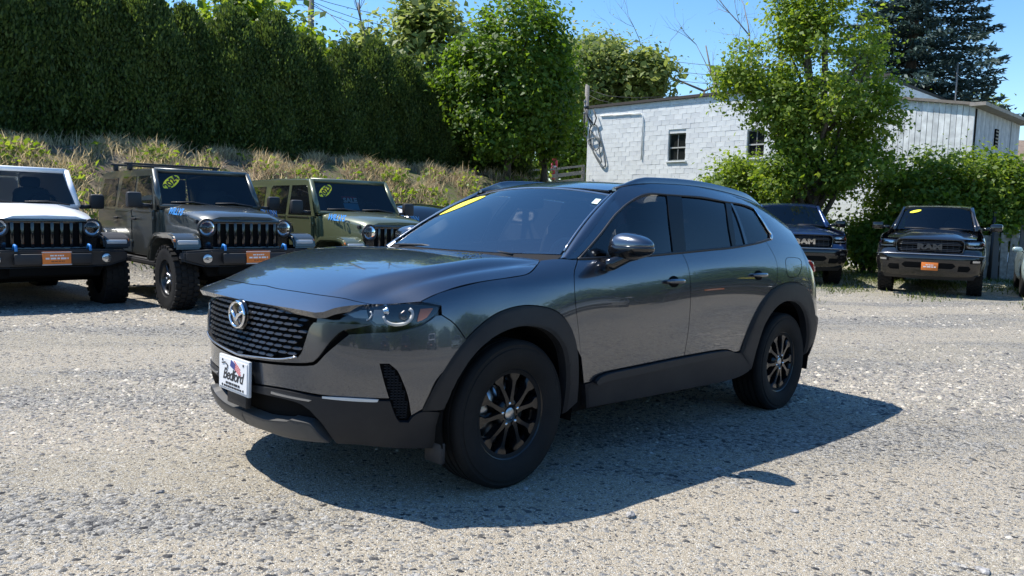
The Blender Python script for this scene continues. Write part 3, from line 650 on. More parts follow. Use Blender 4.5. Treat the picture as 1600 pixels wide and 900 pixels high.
for sg in (1, -1):
    xs = np.linspace(-1.09, -3.14, 26); y = np.minimum(_YR(xs), .63) - .006; z = _RC(np.clip(xs, -3.3, -1)) - .034
    tube('roof_ditch_seal', np.stack([xs, y * sg, z], 1), .012, M_BLACK, suv, n=6)
    xs = np.linspace(-1.09, -3.12, 30); t = (xs + 1.09) / (-2.03); lift = .036 * np.minimum(sstep(t, 0, .14), sstep(1 - t, 0, .22))
    y = np.minimum(_YR(xs), .63) - .016; z = _RC(xs) - .034 + lift
    V = []; F = []
    for i in range(30):
        w, hh = .015, .011
        for dy, dz in ((-w, -hh - lift[i] * .9), (w, -hh - lift[i] * .9), (w, hh * .4), (w * .5, hh), (-w * .5, hh), (-w, hh * .4)): V.append((xs[i], (y[i] + dy) * sg, z[i] + dz))
    for i in range(29):
        for k in range(6):
            f = (i * 6 + k, i * 6 + (k + 1) % 6, i * 6 + 6 + (k + 1) % 6, i * 6 + 6 + k); F.append(f if sg < 0 else f[::-1])
    F += [tuple(range(6)), tuple(range(174, 180))]; o = mesh('roof_rail', V, F, mat('rail_grey', (.16, .17, .19), .22, metal=.9, coat=.8), suv, smooth=True); o.data.set_sharp_from_angle(angle=radians(50))
prism('roof_spoiler', [(-3.12, 1.505), (-3.24, 1.492), (-3.31, 1.468), (-3.28, 1.45), (-3.10, 1.46)], -.48, .48, M_PAINT, suv, bev=.008)
mesh('tailgate', [(-3.14, s * y, z) if z > 1.3 else (-3.20 - (.06 if y < .5 else 0), s * y, z) for z in (1.19, 1.46) for s, y in ((-1, .72 if z < 1.3 else .5), (-1, .3), (1, .3), (1, .72 if z < 1.3 else .5))], [(0, 1, 5, 4), (1, 2, 6, 5), (2, 3, 7, 6)], M_PAINT, suv)
mesh('tailgate_shelf', [(-3.08, -.74, 1.2), (-3.08, .74, 1.2), (-3.20, .70, 1.19), (-3.28, .3, 1.19), (-3.28, -.3, 1.19), (-3.20, -.70, 1.19), (-3.30, -.72, 1.0), (-3.44, -.3, 1.0), (-3.44, .3, 1.0), (-3.30, .72, 1.0)], [(0, 1, 2, 3, 4, 5), (5, 6, 7, 4), (4, 7, 8, 3), (3, 8, 9, 2)], M_PAINT, suv)
# cowl
V = []; F = []
for k in range(21):
    s = -1 + k / 10; w = ws_f(s, .03); hx = -.335 - .05 * abs(s) ** 2; y = .72 * s
    V += [hood_f(y, hx) - [0, 0, .012], (hood_f(y, hx) + w) / 2 - [0, 0, .02], w - [0, 0, .004]]
for k in range(20):
    for j in (0, 1): F.append((k * 3 + j, k * 3 + j + 1, k * 3 + 4 + j, k * 3 + 3 + j))
mesh('cowl', V, F, mat('cowl_black', (.02, .02, .022), .8, spec=.1), suv, smooth=True)
for sg, x0, y0, x1, y1 in ((1, -.40, .45, -.44, -.18), (1, -.405, -.10, -.43, -.66)):
    tube('wiper', [(x0, y0, 1.115), ((x0 + x1) / 2, (y0 + y1) / 2, 1.135), (x1, y1, 1.128)], .008, M_BLACK, suv, n=6)
# door mirrors
mc = ypl(989, 385, .99)
def mfn(q): return (q[0] * (1 - .25 * q[1]) - .18 * q[1], q[1], q[2] * (1 - .36 * q[1]) + .10 * q[1])
for sg in (1, -1):
    Rm = rz(sg * radians(-16))
    o = superell('door_mirror', mc * [1, sg, 1], (.086, .128, .070), M_PAINT, suv, e=(.85, .8), rot=Rm, fn=lambda q: (mfn((q[0], sg * q[1], q[2]))[0], q[1], mfn((q[0], sg * q[1], q[2]))[2]))
    o2 = superell('mirror_lower_shell', (mc + [-.002, 0, -.014]) * [1, sg, 1], (.090, .131, .060), M_GLOSSBLK, o, e=(.85, .8), rot=Rm, fn=lambda q: (mfn((q[0], sg * q[1], q[2]))[0], q[1], min(.25, mfn((q[0], sg * q[1], q[2]))[2])))
    bb = ypl(950, 418, .90)
    tube('mirror_arm', [np.array(p) * [1, sg, 1] for p in (bb + [0, -.03, .01], bb + [-.01, .02, .02], mc + [.0, -.03, -.055], mc + [-.01, .03, -.05])], [.042, .036, .034, .02], M_GLOSSBLK, o, n=10)
# door handles
for px, py in ((1053, 440), (1185, 430)):
    u, z = BODY.hit(px, py)
    for sg in (1, -1):
        th = np.linspace(0, 2 * pi, 24, endpoint=False)
        cup = [('uv', u + .052 * cos(a), z + .034 * sin(a)) for a in th]
        d = patchdata(BODY, cup, off=.003, gap=0, depth=0, res=.02); patchobj('handle_cup', d, M_SHADOW, suv, flip=sg < 0)
        us = np.linspace(u - .095, u + .095, 13); X = (BODY.f(us, np.full(13, z)) + BODY.normal(us, np.full(13, z)) * (.030 - .016 * np.abs(np.linspace(-1, 1, 13))[:, None] ** 3)) * [1, sg, 1]
        tube('door_handle', X, [.006, .011, .0135] + [.0145] * 7 + [.0135, .011, .006], M_PAINT, suv, n=10)
# wheel wells
for Xw in (0, -2.814):
    for sg in (1, -1):
        V = []; F = []
        for i in range(17):
            a = -.25 + (pi + .5) * i / 16
            for y in (.90, .60): V.append((Xw + .445 * cos(a), sg * y, .37 + .43 * sin(a)))
        for i in range(16): F.append((2 * i, 2 * i + 1, 2 * i + 3, 2 * i + 2))
        F.append(tuple(2 * i + 1 for i in range(17))); mesh('wheel_well', V, F, M_SHADOW, suv)
box('light_block_box', (.10, 0, .66), (1.1, 1.30, .42), M_SHADOW, suv)  # unseen black box added to keep sunlight from passing through the body gaps
box('underbody', (-1.4, 0, .34), (3.9, 1.36, .16), M_SHADOW, suv, bev=.03)
for sg in (1, -1): box('mud_flap', (.42, sg * .83, .235), (.03, .12, .10), M_BLACK, suv, bev=.01)
# ---- wheels
M_RIM = mat('black_alloy', (.006, .006, .007), .25, coat=.35, spec=.3)
M_RIMD = mat('dark_barrel', (.012, .012, .012), .4)
def tyre_prof(r, w, rim, groove=4, gd=.014):
    pr = [(rim, -w * .40), (rim + .012, -w * .46), (rim + (r - rim) * .5, -w * .52), (rim + (r - rim) * .72, -w * .515), (rim + (r - rim) * .73, -w * .50), (r - .026, -w * .487), (r - .022, -w * .495), (r - .008, -w * .46), (r, -w * .40)]
    for k in range(groove):
        c = -w * .36 + w * .72 * (k + .5) / groove; g = .0075
        pr += [(r, c - g), (r - gd, c - g * .7), (r - gd, c + g * .7), (r, c + g)]
    pr += [(r, w * .40), (r - .008, w * .46), (r - .022, w * .495), (r - .026, w * .487), (rim + (r - rim) * .73, w * .50), (rim + (r - rim) * .72, w * .515), (rim + (r - rim) * .5, w * .52), (rim + .012, w * .46), (rim, w * .40), (rim - .02, w * .38)]
    return pr
def suv_wheel():
    w = bpy.data.objects.new('wheel', None); link(w, suv)
    lathe('tyre', tyre_prof(.363, .235, .218), M_RUBBER, w, n=72, sharp=40)
    lathe('rim', [(.222, .094), (.232, .097), (.230, .101), (.221, .099), (.212, .086), (.198, -.02), (.196, -.10), (.215, -.105)], M_RIM, w, n=64)
    bm = bmesh.new()
    for k in range(5):
        for sd in (-1, 1):
            a = pi / 2 + 2 * pi * k / 5 + sd * .27
            a0 = pi / 2 + 2 * pi * k / 5 + sd * .20
            prof = [(.045, .020, a0), (.085, .0145, a0 + sd * .02), (.13, .0125, a), (.160, .017, a + sd * .012), (.182, .037, a + sd * .02), (.219, .046, a + sd * .02)]
            rows = []
            for r, hw, an in prof:
                c, s = cos(an), sin(an); h = .082 + .014 * (1 - abs(r - .05) / .17) if r < .19 else .092
                row = [bm.verts.new((r * c - t * s, y, r * s + t * c)) for t, y in ((-hw, h - .012), (-hw * .72, h), (hw * .72, h), (hw, h - .012), (hw, h - .045), (-hw, h - .045))]
                rows.append(row)
            for r1, r2 in zip(rows, rows[1:]):
                for q in range(6): bm.faces.new((r1[q], r1[(q + 1) % 6], r2[(q + 1) % 6], r2[q]))
            bm.faces.new(rows[-1])
    bmobj('spokes', bm, M_RIM, w, smooth=True, sharp=30)
    lathe('hub', [(.001, .080), (.03, .080), (.032, .088), (.06, .090), (.075, .080), (.078, .04)], M_RIM, w, n=32)
    lathe('centre_cap', [(.001, .093), (.024, .093), (.030, .089)], M_SATIN, w, n=24)
    lathe('brake_disc', [(.06, .02), (.155, .02), (.155, .0), (.06, 0)], M_SATIN, w, n=40)
    lathe('wheel_backing', [(.001, -.03), (.196, -.03)], M_SHADOW, w, n=32)
    for k in range(5):
        a = pi / 2 + 2 * pi * k / 5; lathe('lug_nut', [(.001, .099), (.007, .098), (.0095, .090), (.0095, .078)], M_CHROME, w, n=8, c=(.0525 * cos(a), 0, .0525 * sin(a)))
    return w
w0 = suv_wheel(); first = True
for Xw in (0, -2.814):
    for sg in (1, -1):
        w = w0 if first else dup(w0, suv); first = False
        w.location = (Xw, sg * .79, .358); w.rotation_euler = (0, random.random() * 6 if sg > 0 and Xw < 0 else .12, 0 if sg > 0 else pi)
# ---- plate, emblem, stickers
pl = box('plate_frame', (.978, 0, .508), (.016, .318, .168), mat('plate_frame_white', (.62, .63, .64), .35), suv, bev=.004)
box('plate_bracket', (.955, 0, .44), (.03, .20, .16), M_TRIM, suv, bev=.006)
box('plate_panel', (.987, 0, .508), (.004, .292, .140), M_WHITE, pl)
PM = lambda y, z: frame4((.9895, y, z), (0, 1, 0), (0, 0, 1))
text('plate_script', 'Bedford', .075, M_INK, pl, PM(.0, .503), extrude=.0006, shear=.35, bold=.0012, spacing=.88, sx=.98)
tube('plate_script_swash', [(.990, -.115, .552), (.990, -.08, .560), (.990, -.05, .545), (.990, -.06, .535)], .003, M_INK, pl, n=5)
dashes('plate_small_print', .463, .9897, 0, .15, .011, M_INK, pl, 1)
dashes('plate_small_print', .447, .9897, 0, .19, .009, M_INK, pl, 2)
mf, mr_ = mat('flag_blue', (.04, .06, .25), .4), mat('flag_red', (.5, .03, .04), .4)
box('flag_canton', (.9893, .0, .556), (.0012, .05, .032), mf, pl, rot=rx(radians(-18)))
for k in range(4): box('flag_stripe', (.9893, .045 + .012 * k * .3, .560 - .012 * k), (.0012, .075, .005), mr_, pl, rot=rx(radians(-28)))
for y in (-.11, .11):
    for z in (.568, .448): lathe('plate_screw', [(.001, .992), (.006, .991), (.007, .988)], M_BLACK, pl, n=10, axis='x', c=(0, y, z))
em = tube('front_emblem', [(.972, .076 * cos(a) * (1 - .10 * sin(a)), .797 + .060 * sin(a) + .006 * abs(cos(a)) ** 3) for a in np.linspace(0, 2 * pi, 36, endpoint=False)], .0075, M_CHROME, suv, n=8, closed=True)
for sg in (1, -1): tube('emblem_wing', [(.972, sg * .072, .815), (.975, sg * .045, .808), (.977, sg * .018, .793), (.977, 0, .770)], [.006, .0085, .009, .007], M_CHROME, em, n=8)
lathe('emblem_backing', [(.001, .962), (.07, .962), (.074, .95)], M_GLOSSBLK, em, n=32, axis='x', c=(0, 0, .797))
patchobj('windshield_sticker', patchdata(WS, [(687, 336.3), (699, 329), (722, 317.5), (747, 308.6), (759, 307), (750, 311.4), (731, 319.6), (708, 329)], off=.003, gap=0, depth=0, res=.02), M_YELLOW, suv)
patchobj('inspection_sticker', patchdata(WS, [(924, 318, 'c'), (931, 311, 'c'), (939.5, 312, 'c'), (933, 319.5, 'c')], off=.003, gap=0, depth=0, res=.02), mat('pale_sticker', (.7, .85, .75), .4), suv)
# ---- cabin interior
box('dashboard', (-.66, 0, 1.0), (.50, 1.34, .16), mat('dash_grey', (.26, .26, .265), .7), suv, bev=.05)
box('instrument_hood', (-.80, .38, 1.095), (.18, .36, .06), mat('dash_grey'), suv, bev=.025)
box('display_screen', (-.72, 0, 1.125), (.02, .26, .10), M_GLOSSBLK, suv, bev=.01)
tube('steering_wheel', [(-1.0 + .06 * sin(a), .38 + .185 * cos(a), 1.03 + .175 * sin(a)) for a in np.linspace(0, 2 * pi, 32, endpoint=False)], .016, mat('wheel_leather', (.3, .3, .3), .45), suv, n=8, closed=True)
box('steering_hub', (-.98, .38, 1.02), (.05, .17, .12), M_BLACK, suv, bev=.02)
for X, ys in ((-1.55, (.38, -.38)), (-2.42, (.40, -.40))):
    for y in ys:
        st = superell('seat', (X, y, .78), (.26, .25, .12), M_SEAT, suv, e=(.5, .5))
        superell('seat_back', (X - .24, y, 1.02), (.10, .245, .34), M_SEAT, st, e=(.5, .5), rot=ry(radians(-14)))
        superell('headrest', (X - .33, y, 1.40), (.055, .13, .09), M_SEAT, st, e=(.5, .5))
        for k in (-.05, .05): tube('headrest_post', [(X - .31, y + k, 1.26), (X - .33, y + k, 1.36)], .007, M_SATIN, st, n=6)
box('floor_pan', (-1.7, 0, .50), (3.0, 1.5, .08), M_SHADOW, suv)
superell('rear_view_mirror', (-.98, 0, 1.43), (.02, .12, .04), M_BLACK, suv, e=(.5, .5))
box('dash_paper', (-.52, -.12, 1.10), (.12, .22, .003), M_WHITE, suv)

# a sprig of fallen leaves on the hood
sp = thing('leaf_sprig', 'small sprig of fallen leaves lying on the hood near the windshield', 'leaves', tuple(SUV_T[0] @ hood_f(*HOOD.hit(735, 399)) + SUV_T[1]), _e)
_g = np.random.default_rng(3)
for k in range(14):
    a_ = k * .9; r_ = .02 + .012 * (k % 5); v = [(r_ * cos(a_), r_ * sin(a_), .006), (r_ * cos(a_) + .02, r_ * sin(a_) + .006, .012), (r_ * cos(a_) + .034, r_ * sin(a_) + .022, .006), (r_ * cos(a_) + .012, r_ * sin(a_) + .02, .010)]
    mesh('leaf', v, [(0, 1, 2, 3)], mat('fallen_leaf', (.16, .17, .04), .6), sp)

# ================================================================== the three square off-roaders in the row
M_DARKGL = mat('dark_car_glass', (.006, .007, .008), .03, spec=.8)
M_LAMPIN = mat('lamp_reflector', (.55, .56, .58), .18, metal=.9)
def off_wheel(r=.415, w=.28, parent=None, lug=True):
    o = bpy.data.objects.new('wheel', None); link(o, parent); rim = .225
    prof = [(rim, -w * .40), (rim + .015, -w * .47), (rim + (r - rim) * .5, -w * .5), (r - .045, -w * .5), (r - .012, -w * .46), (r - .012, w * .46), (r - .045, w * .5), (rim + (r - rim) * .5, w * .5), (rim + .015, w * .47), (rim, w * .40), (rim - .02, w * .36)]
    ty = lathe('tyre', prof, M_RUBBER, o, n=48, sharp=40)
    bm = bmesh.new(); n = 30
    for k in range(n):
        for row, (yy, ww, sk) in enumerate(((-w * .40, w * .22, .5), (-w * .14, w * .20, -.5), (w * .14, w * .20, .5), (w * .40, w * .22, -.5))):
            a = 2 * pi * (k + .5 * (row % 2)) / n
            R = ry(-a) @ rx(0)
            vs = add_box(bm, (0, 0, 0), (.052, ww, .020 if row in (1, 2) else .028))
            for v in vs: v.co.x += sk * .10 * v.co.y
            bmesh.ops.translate(bm, vec=(0, yy, r - .008), verts=vs); bmesh.ops.rotate(bm, cent=(0, 0, 0), matrix=Matrix(ry(a)), verts=vs)
    tag(bmobj('tread_blocks', bm, M_RUBBER, ty), kind='stuff') if parent is None else bmobj('tread_blocks', bm, M_RUBBER, o)
    mr = mat('offroad_rim', (.02, .02, .021), .3, metal=.3, coat=.3)
    lathe('rim', [(rim + .004, w * .38), (rim + .006, w * .42), (rim - .012, w * .42), (rim - .03, w * .30), (rim - .035, -w * .1), (.001, -w * .1)], mr, o, n=40)
    bm = bmesh.new()
    for k in range(8):
        a = 2 * pi * k / 8
        vs = add_box(bm, (.13, w * .24, 0), (.17, .035, .040 if k % 2 else .05), bev=.008, seg=1)
        bmesh.ops.rotate(bm, cent=(0, 0, 0), matrix=Matrix(ry(a)), verts=vs)
    bmobj('spokes', bm, mr, o)
    lathe('hub_cap', [(.001, w * .36), (.035, w * .36), (.045, w * .30), (.075, w * .29), (.08, w * .1)], mr, o, n=20)
    for k in range(5):
        a = 2 * pi * (k + .5) / 5; lathe('lug_nut', [(.001, w * .37), (.009, w * .36), (.011, w * .27)], M_CHROME, o, n=7, c=(.06 * cos(a), 0, .06 * sin(a)))
    return o
def loft(name, secs, m, parent, smooth=True, cap=True, sharp=40):
    n = len(secs[0]); V = [p for s in secs for p in s]; F = []
    for i in range(len(secs) - 1):
        for k in range(n - 1): F.append((i * n + k, i * n + k + 1, (i + 1) * n + k + 1, (i + 1) * n + k))
    if cap: F.append(tuple(range(n))[::-1]); F.append(tuple((len(secs) - 1) * n + k for k in range(n)))
    bm = bmesh.new(); vs = [bm.verts.new(v) for v in V]
    for f in F:
        try: bm.faces.new([vs[i] for i in f])
        except ValueError: pass
    return bmobj(name, bm, m, parent, smooth=smooth, sharp=sharp)
NULL_T = (np.eye(3), np.zeros(3))
def ell(cx, cy, a, b, t=0, n=20):
    return [('uv', cx + a * cos(w) * cos(t) - b * sin(w) * sin(t), cy + a * cos(w) * sin(t) + b * sin(w) * cos(t)) for w in np.linspace(0, 2 * pi, n, endpoint=False)]
_jw = None
def jeep(label, loc, yaw, paint, top, flare, year=None, rack=False, sale=False, hood_txt=True):
    global _jw
    t = thing('offroad_suv', label, 'car', (loc[0], loc[1], tz(loc[0], loc[1]) if loc[2] is None else loc[2]), (0, 0, radians(yaw)), 'off-roaders parked in a row below the bank')
    BL = M_BLACK
    # tub and doors
    prism('body_tub', [(-.80, .62), (-.80, 1.27), (-3.72, 1.27), (-3.74, .70), (-3.60, .62)], -.74, .74, paint, t, bev=.03)
    for sg in (1, -1):
        a, b = (.735, .775) if sg > 0 else (-.775, -.735)
        d1 = prism('door', [(-.93, .66), (-.93, 1.265), (-1.83, 1.265), (-1.83, .64), (-1.0, .64)], a, b, paint, t, bev=.012)
        d2 = prism('door', [(-1.85, .64), (-1.85, 1.265), (-2.70, 1.265), (-2.70, 1.02), (-2.52, .70), (-2.45, .64)], a, b, paint, t, bev=.012)
        for d, x in ((d1, -1.66), (d2, -2.52)):
            box('door_handle', (x, sg * .80, 1.13), (.16, .03, .035), BL, d, bev=.01)
            box('belt_strip', (x + .28, sg * .778, 1.25), (.75, .008, .018), M_SATIN, d)
        for x, z in ((-.92, 1.15), (-.92, .80), (-1.84, 1.15), (-1.84, .80)): box('door_hinge', (x + .02, sg * .785, z), (.09, .02, .05), paint, t, bev=.006)
        prism('rocker_rail', [(-.55, .52), (-.55, .60), (-2.55, .60), (-2.55, .52)], sg * .72, sg * .86, BL, t, bev=.02)
    # hood
    secs = []
    for x, zt, hw in ((-.86, 1.335, .685), (-.5, 1.318, .655), (-.1, 1.282, .612), (.15, 1.248, .578), (.25, 1.222, .562), (.305, 1.192, .552)):
        secs.append([(x, -hw, .86), (x, -hw, zt - .10), (x, -hw + .03, zt - .045), (x, -hw * .72, zt - .008), (x, -hw * .62, zt + .012), (x, 0, zt + .022), (x, hw * .62, zt + .012), (x, hw * .72, zt - .008), (x, hw - .03, zt - .045), (x, hw, zt - .10), (x, hw, .86)])
    hd = loft('hood', secs, paint, t, sharp=50)
    for sg in (1, -1):
        box('hood_latch', (.16, sg * .585, 1.14), (.07, .035, .05), BL, hd, bev=.008)
        if hood_txt: text('hood_lettering', 'WILLYS', .135, mat('blue_decal', (.05, .25, .62), .4), hd, frame4((-.38, sg * .648, 1.255), (-1 * sg, 0, -.028 * -sg), (0, -sg * .42, .9)), extrude=.001, bold=.004, sx=1.15)
    # grille: bars round seven slots
    gr = prism('grille_panel', [(-.60, 1.09), (-.585, 1.145), (-.54, 1.172), (.54, 1.172), (.585, 1.145), (.60, 1.09), (.565, .80), (.52, .765), (-.52, .765), (-.565, .80)], .26, .325, top if 0 else M_GLOSSBLK, t, bev=.012, axis='x')
    box('grille_recess', (.328, 0, .985), (.012, .86, .33), M_SHADOW, gr)
    for k in range(8): box('grille_bar', (.345, (k - 3.5) * .107, .972), (.04, .042, .32), M_GLOSSBLK, gr, bev=.012)
    for z in (1.142, .80): box('grille_cross_bar', (.343, 0, z), (.036, .90, .055), M_GLOSSBLK, gr, bev=.014)
    for sg in (1, -1):
        h = lathe('headlight', [(.118, .315), (.118, .345), (.108, .356), (.098, .350), (.092, .335)], BL, t, n=32, axis='x', c=(0, sg * .515, 1.065))
        lathe('reflector', [(.094, .340), (.06, .318), (.001, .312)], M_LAMPIN, h, n=24, axis='x', c=(0, sg * .515, 1.065))
        box('lamp_bezel', (.333, sg * .515, 1.065), (.02, .15, .035), M_GLOSSBLK, h, bev=.008)
        lathe('lens', [(.095, .345), (.07, .362), (.001, .370)], M_LENS, h, n=24, axis='x', c=(0, sg * .515, 1.065))
        # front flare with marker lamps
        fo = [(-.66, .60), (-.60, .80), (-.50, .925), (-.36, .985), (.18, 1.0), (.34, .975), (.42, .91), (.44, .80)]
        fi = [(.395, .80), (.36, .865), (.28, .91), (.16, .93), (-.32, .915), (-.43, .87), (-.52, .77), (-.575, .60)]
        f = prism('front_flare', fo + fi, sg * .62, sg * .945, flare, t, bev=.022)
        box('marker_lamp', (.405, sg * .78, .885), (.06, .25, .055), mat('marker_lamp', (.50, .51, .52), .2, coat=.5), f, bev=.015)
        box('turn_signal', (.36, sg * .915, .905), (.09, .055, .04), M_AMBER, f, bev=.012)
        ro = [(x - 3.008 - .0, z) for x, z in ((.62, .62), (.56, .82), (.46, .93), (.32, .985), (-.34, .985), (-.48, .93), (-.56, .82), (-.62, .66))]
        ri = [(x - 3.008, z) for x, z in ((-.54, .66), (-.48, .79), (-.40, .87), (-.30, .91), (.28, .91), (.40, .86), (.48, .78), (.54, .62))]
        prism('rear_flare', ro + ri, sg * .70, sg * .945, flare, t, bev=.02)
        prism('inner_fender', [(-.80, .60), (-.80, .95), (.28, .93), (.30, .80), (-.2, .70)], sg * .45, sg * .62, M_SHADOW, t)
    # bumper
    bu = prism('front_bumper', [(-.88, .66), (-.86, .78), (-.55, .80), (.55, .80), (.86, .78), (.88, .66), (.62, .585), (-.62, .585)], .40, .60, BL, t, bev=.025, axis='x', taper=lambda a, b, h: (a, b, h - .16 * max(0, abs(a) - .5)))
    box('bumper_step', (.60, 0, .69), (.06, .84, .13), BL, bu, bev=.015)
    for sg in (1, -1):
        lathe('fog_light', [(.058, .58), (.058, .615), (.048, .622), (.001, .618)], M_LAMPIN, bu, n=20, axis='x', c=(-.03, sg * .60, .69))
        tube('tow_hook', [(.50, sg * .40, .79), (.56, sg * .40, .86), (.62, sg * .40, .85), (.63, sg * .40, .79)], .017, M_BLUEHOOK, bu, n=8)
    prism('lower_valance', [(-.55, .46), (-.60, .585), (.60, .585), (.55, .46)], .34, .46, M_SHADOW, t, axis='x')
    pl = box('dealer_plate', (.645, .02, .70), (.010, .31, .165), M_ORANGE, t, bev=.004)
    for dy, z, sy in ((0, .795 - .02, .32), (0, .625, .32)): box('plate_frame_bar', (.649, .02, z), (.012, sy, .012), mat('plate_rim', (.5, .5, .5), .4), pl)
    for k, (z, L, h) in enumerate(((.735, .15, .016), (.700, .25, .020))): dashes('plate_print', z, .651, .02, L, h, M_WHITE, pl, k)
    dashes('plate_print', .665, .651, .03, .15, .012, mat('brown_ink', (.25, .07, .02), .5), pl, 5)
    # windshield
    B = np.array([(-.86, -.70, 1.325), (-.86, .70, 1.325)]); T = np.array([(-1.19, -.655, 1.815), (-1.19, .655, 1.815)])
    wf = None
    for a, b, r in ((B[0], T[0], .045), (B[1], T[1], .045), (T[0], T[1], .04), (B[0], B[1], .035)):
        o = tube('windshield_frame', [a, b], r, paint, t, n=8); wf = wf or o
    g = mesh('windshield', [B[0] + [.02, .03, .03], B[1] + [.02, -.03, .03], T[1] + [.025, -.03, -.03], T[0] + [.025, .03, -.03]], [(0, 1, 2, 3)], glass('parked_windshield', (.45, .50, .50)), t)
    for y0, y1 in ((-.55, .02), (.06, .60)): tube('wiper', [(-.83, y1, 1.345), (-.84, (y0 + y1) / 2, 1.385), (-.85, y0, 1.375)], .011, BL, t, n=5)
    wsS = Surf(lambda u, v: np.stack([-.832 - .33 * v + 0 * u, u, 1.285 + .53 * v + 0 * u], -1), (-.7, .7), (0, 1), NULL_T, (4, 4))
    if year:
        s = patchobj('year_sticker', patchdata(wsS, ell(-.475, .70, .085, .21, -.50), off=.006, gap=0, depth=0, res=.06), M_YELLOW, t)
        text('year_lettering', year, .13, M_INK, s, frame4((-.832 - .33 * .70 + .012, -.475, 1.285 + .53 * .70), (-.30, .55, .52), (-.30, -.8, .46)), extrude=.001, bold=.004)
    if sale:
        s = box('sale_sign', (-1.06, -.02, 1.43), (.006, .26, .12), mat('sign_blue', (.16, .42, .62), .4), t, rot=ry(radians(-32)))
        box('sale_red_band', (-1.145, -.02, 1.565), (.006, .26, .05), mr_, s, rot=ry(radians(-32)))
        text('sale_lettering', 'SALE', .115, M_WHITE, s, frame4((-1.10, -.02, 1.525), (0, 1, 0), (-.52, 0, .85)), extrude=.002, bold=.004)
    # hardtop
    ht = loft('hardtop', [[(x, -.66 + .0, 1.79), (x, -.655, z - .03), (x, -.60, z - .005), (x, 0, z + .008), (x, .60, z - .005), (x, .655, z - .03), (x, .66, 1.79)] for x, z in ((-1.17, 1.835), (-1.35, 1.855), (-2.4, 1.868), (-3.5, 1.858), (-3.68, 1.83))], top, t, sharp=50)
    SD = Surf(lambda u, v: np.stack([u + 0 * v, .742 - .082 * (v - 1.27) / .53 + 0 * u, v + 0 * u], -1), (-3.7, -.8), (1.2, 1.85), NULL_T, (4, 4), -1)
    def U(L): return [('uv', a, b, 'c') for a, b in L]
    lr('cabin_side', SD, U([(-.90, 1.265), (-1.22, 1.80), (-3.66, 1.80), (-3.72, 1.265)]), paint, t, gap=0, depth=.02, res=.3)
    for nm, L in (('side_window', [(-1.0, 1.285), (-1.25, 1.70), (-1.30, 1.745), (-1.79, 1.745), (-1.79, 1.285)]), ('side_window', [(-1.90, 1.285), (-1.90, 1.745), (-2.50, 1.745), (-2.56, 1.70), (-2.64, 1.285)]), ('side_window', [(-2.78, 1.30), (-2.78, 1.73), (-3.52, 1.73), (-3.58, 1.30)])):
        lr(nm, SD, U(L), M_DARKGL, t, gap=0, off=.006, depth=.006, res=.3)
    for sg in (1, -1):
        m_ = box('door_mirror', (-.98, sg * .99, 1.40), (.11, .19, .21), BL, t, bev=.035)
        tube('mirror_arm', [(-.97, sg * .77, 1.32), (-.98, sg * .92, 1.33)], .03, BL, m_, n=8)
    box('rear_panel', (-3.72, 0, 1.5), (.05, 1.3, .56), top, t); box('rear_bumper', (-3.85, 0, .66), (.18, 1.6, .16), BL, t, bev=.02)
    box('cabin_floor', (-2.0, 0, 1.27), (2.2, 1.35, .02), M_SHADOW, t)
    tube('steering_wheel', [(-1.22 + .05 * sin(a), .36 + .18 * cos(a), 1.34 + .16 * sin(a)) for a in np.linspace(0, 2 * pi, 20, endpoint=False)], .016, BL, t, n=6, closed=True)
    for y in (.36, -.36):
        s = superell('seat', (-1.75, y, 1.35), (.10, .24, .24), M_SEAT, t, e=(.5, .5), n=8); superell('headrest', (-1.80, y, 1.66), (.05, .13, .08), M_SEAT, s, e=(.5, .5), n=8)
    box('chassis', (-1.6, 0, .56), (4.3, .9, .14), M_SHADOW, t)
    tube('front_axle', [(0, -.7, .42), (0, .7, .42)], .05, M_SHADOW, t, n=8)
    if rack:
        for x in (-2.35, -3.05):
            b = box('roof_rack_bar', (x, 0, 1.945), (.07, 1.42, .03), BL, t, bev=.01)
            for sg in (1, -1): box('rack_foot', (x, sg * .64, 1.895), (.09, .06, .09), BL, b, bev=.012)
    first = _jw is None
    if first: _jw = off_wheel(parent=t)
    for i, (x, sg) in enumerate(((0, 1), (0, -1), (-3.008, 1), (-3.008, -1))):
        w = _jw if first and i == 0 else dup(_jw, t)
        w.location = (x, sg * .79, .412); w.rotation_euler = (0, i * .7, 0 if sg > 0 else pi)
    return t
P_WHITE = mat('white_paint', (.88, .88, .88), .4, coat=.5)
P_GREY = mat('granite_paint', (.066, .070, .062), .3, metal=.4, coat=.9, flake=.2)
P_OLIVE = mat('olive_paint', (.105, .120, .064), .32, metal=.25, coat=.9)
jeep('white square off-roader with black grille at the left edge of the row', (-6.0, 9.65, -.05), -44, P_WHITE, P_WHITE, M_BLACK, hood_txt=False)
jeep('dark grey square off-roader with roof rack bars and year 2024 sticker', (-3.72, 10.245, -.01), -47.4, P_GREY, P_GREY, P_GREY, '2024', rack=True)
jeep('olive green square off-roader with a sale sign behind its windshield', (-1.866, 11.38, -.05), -48.7, P_OLIVE, P_OLIVE, P_OLIVE, '2023', sale=True)

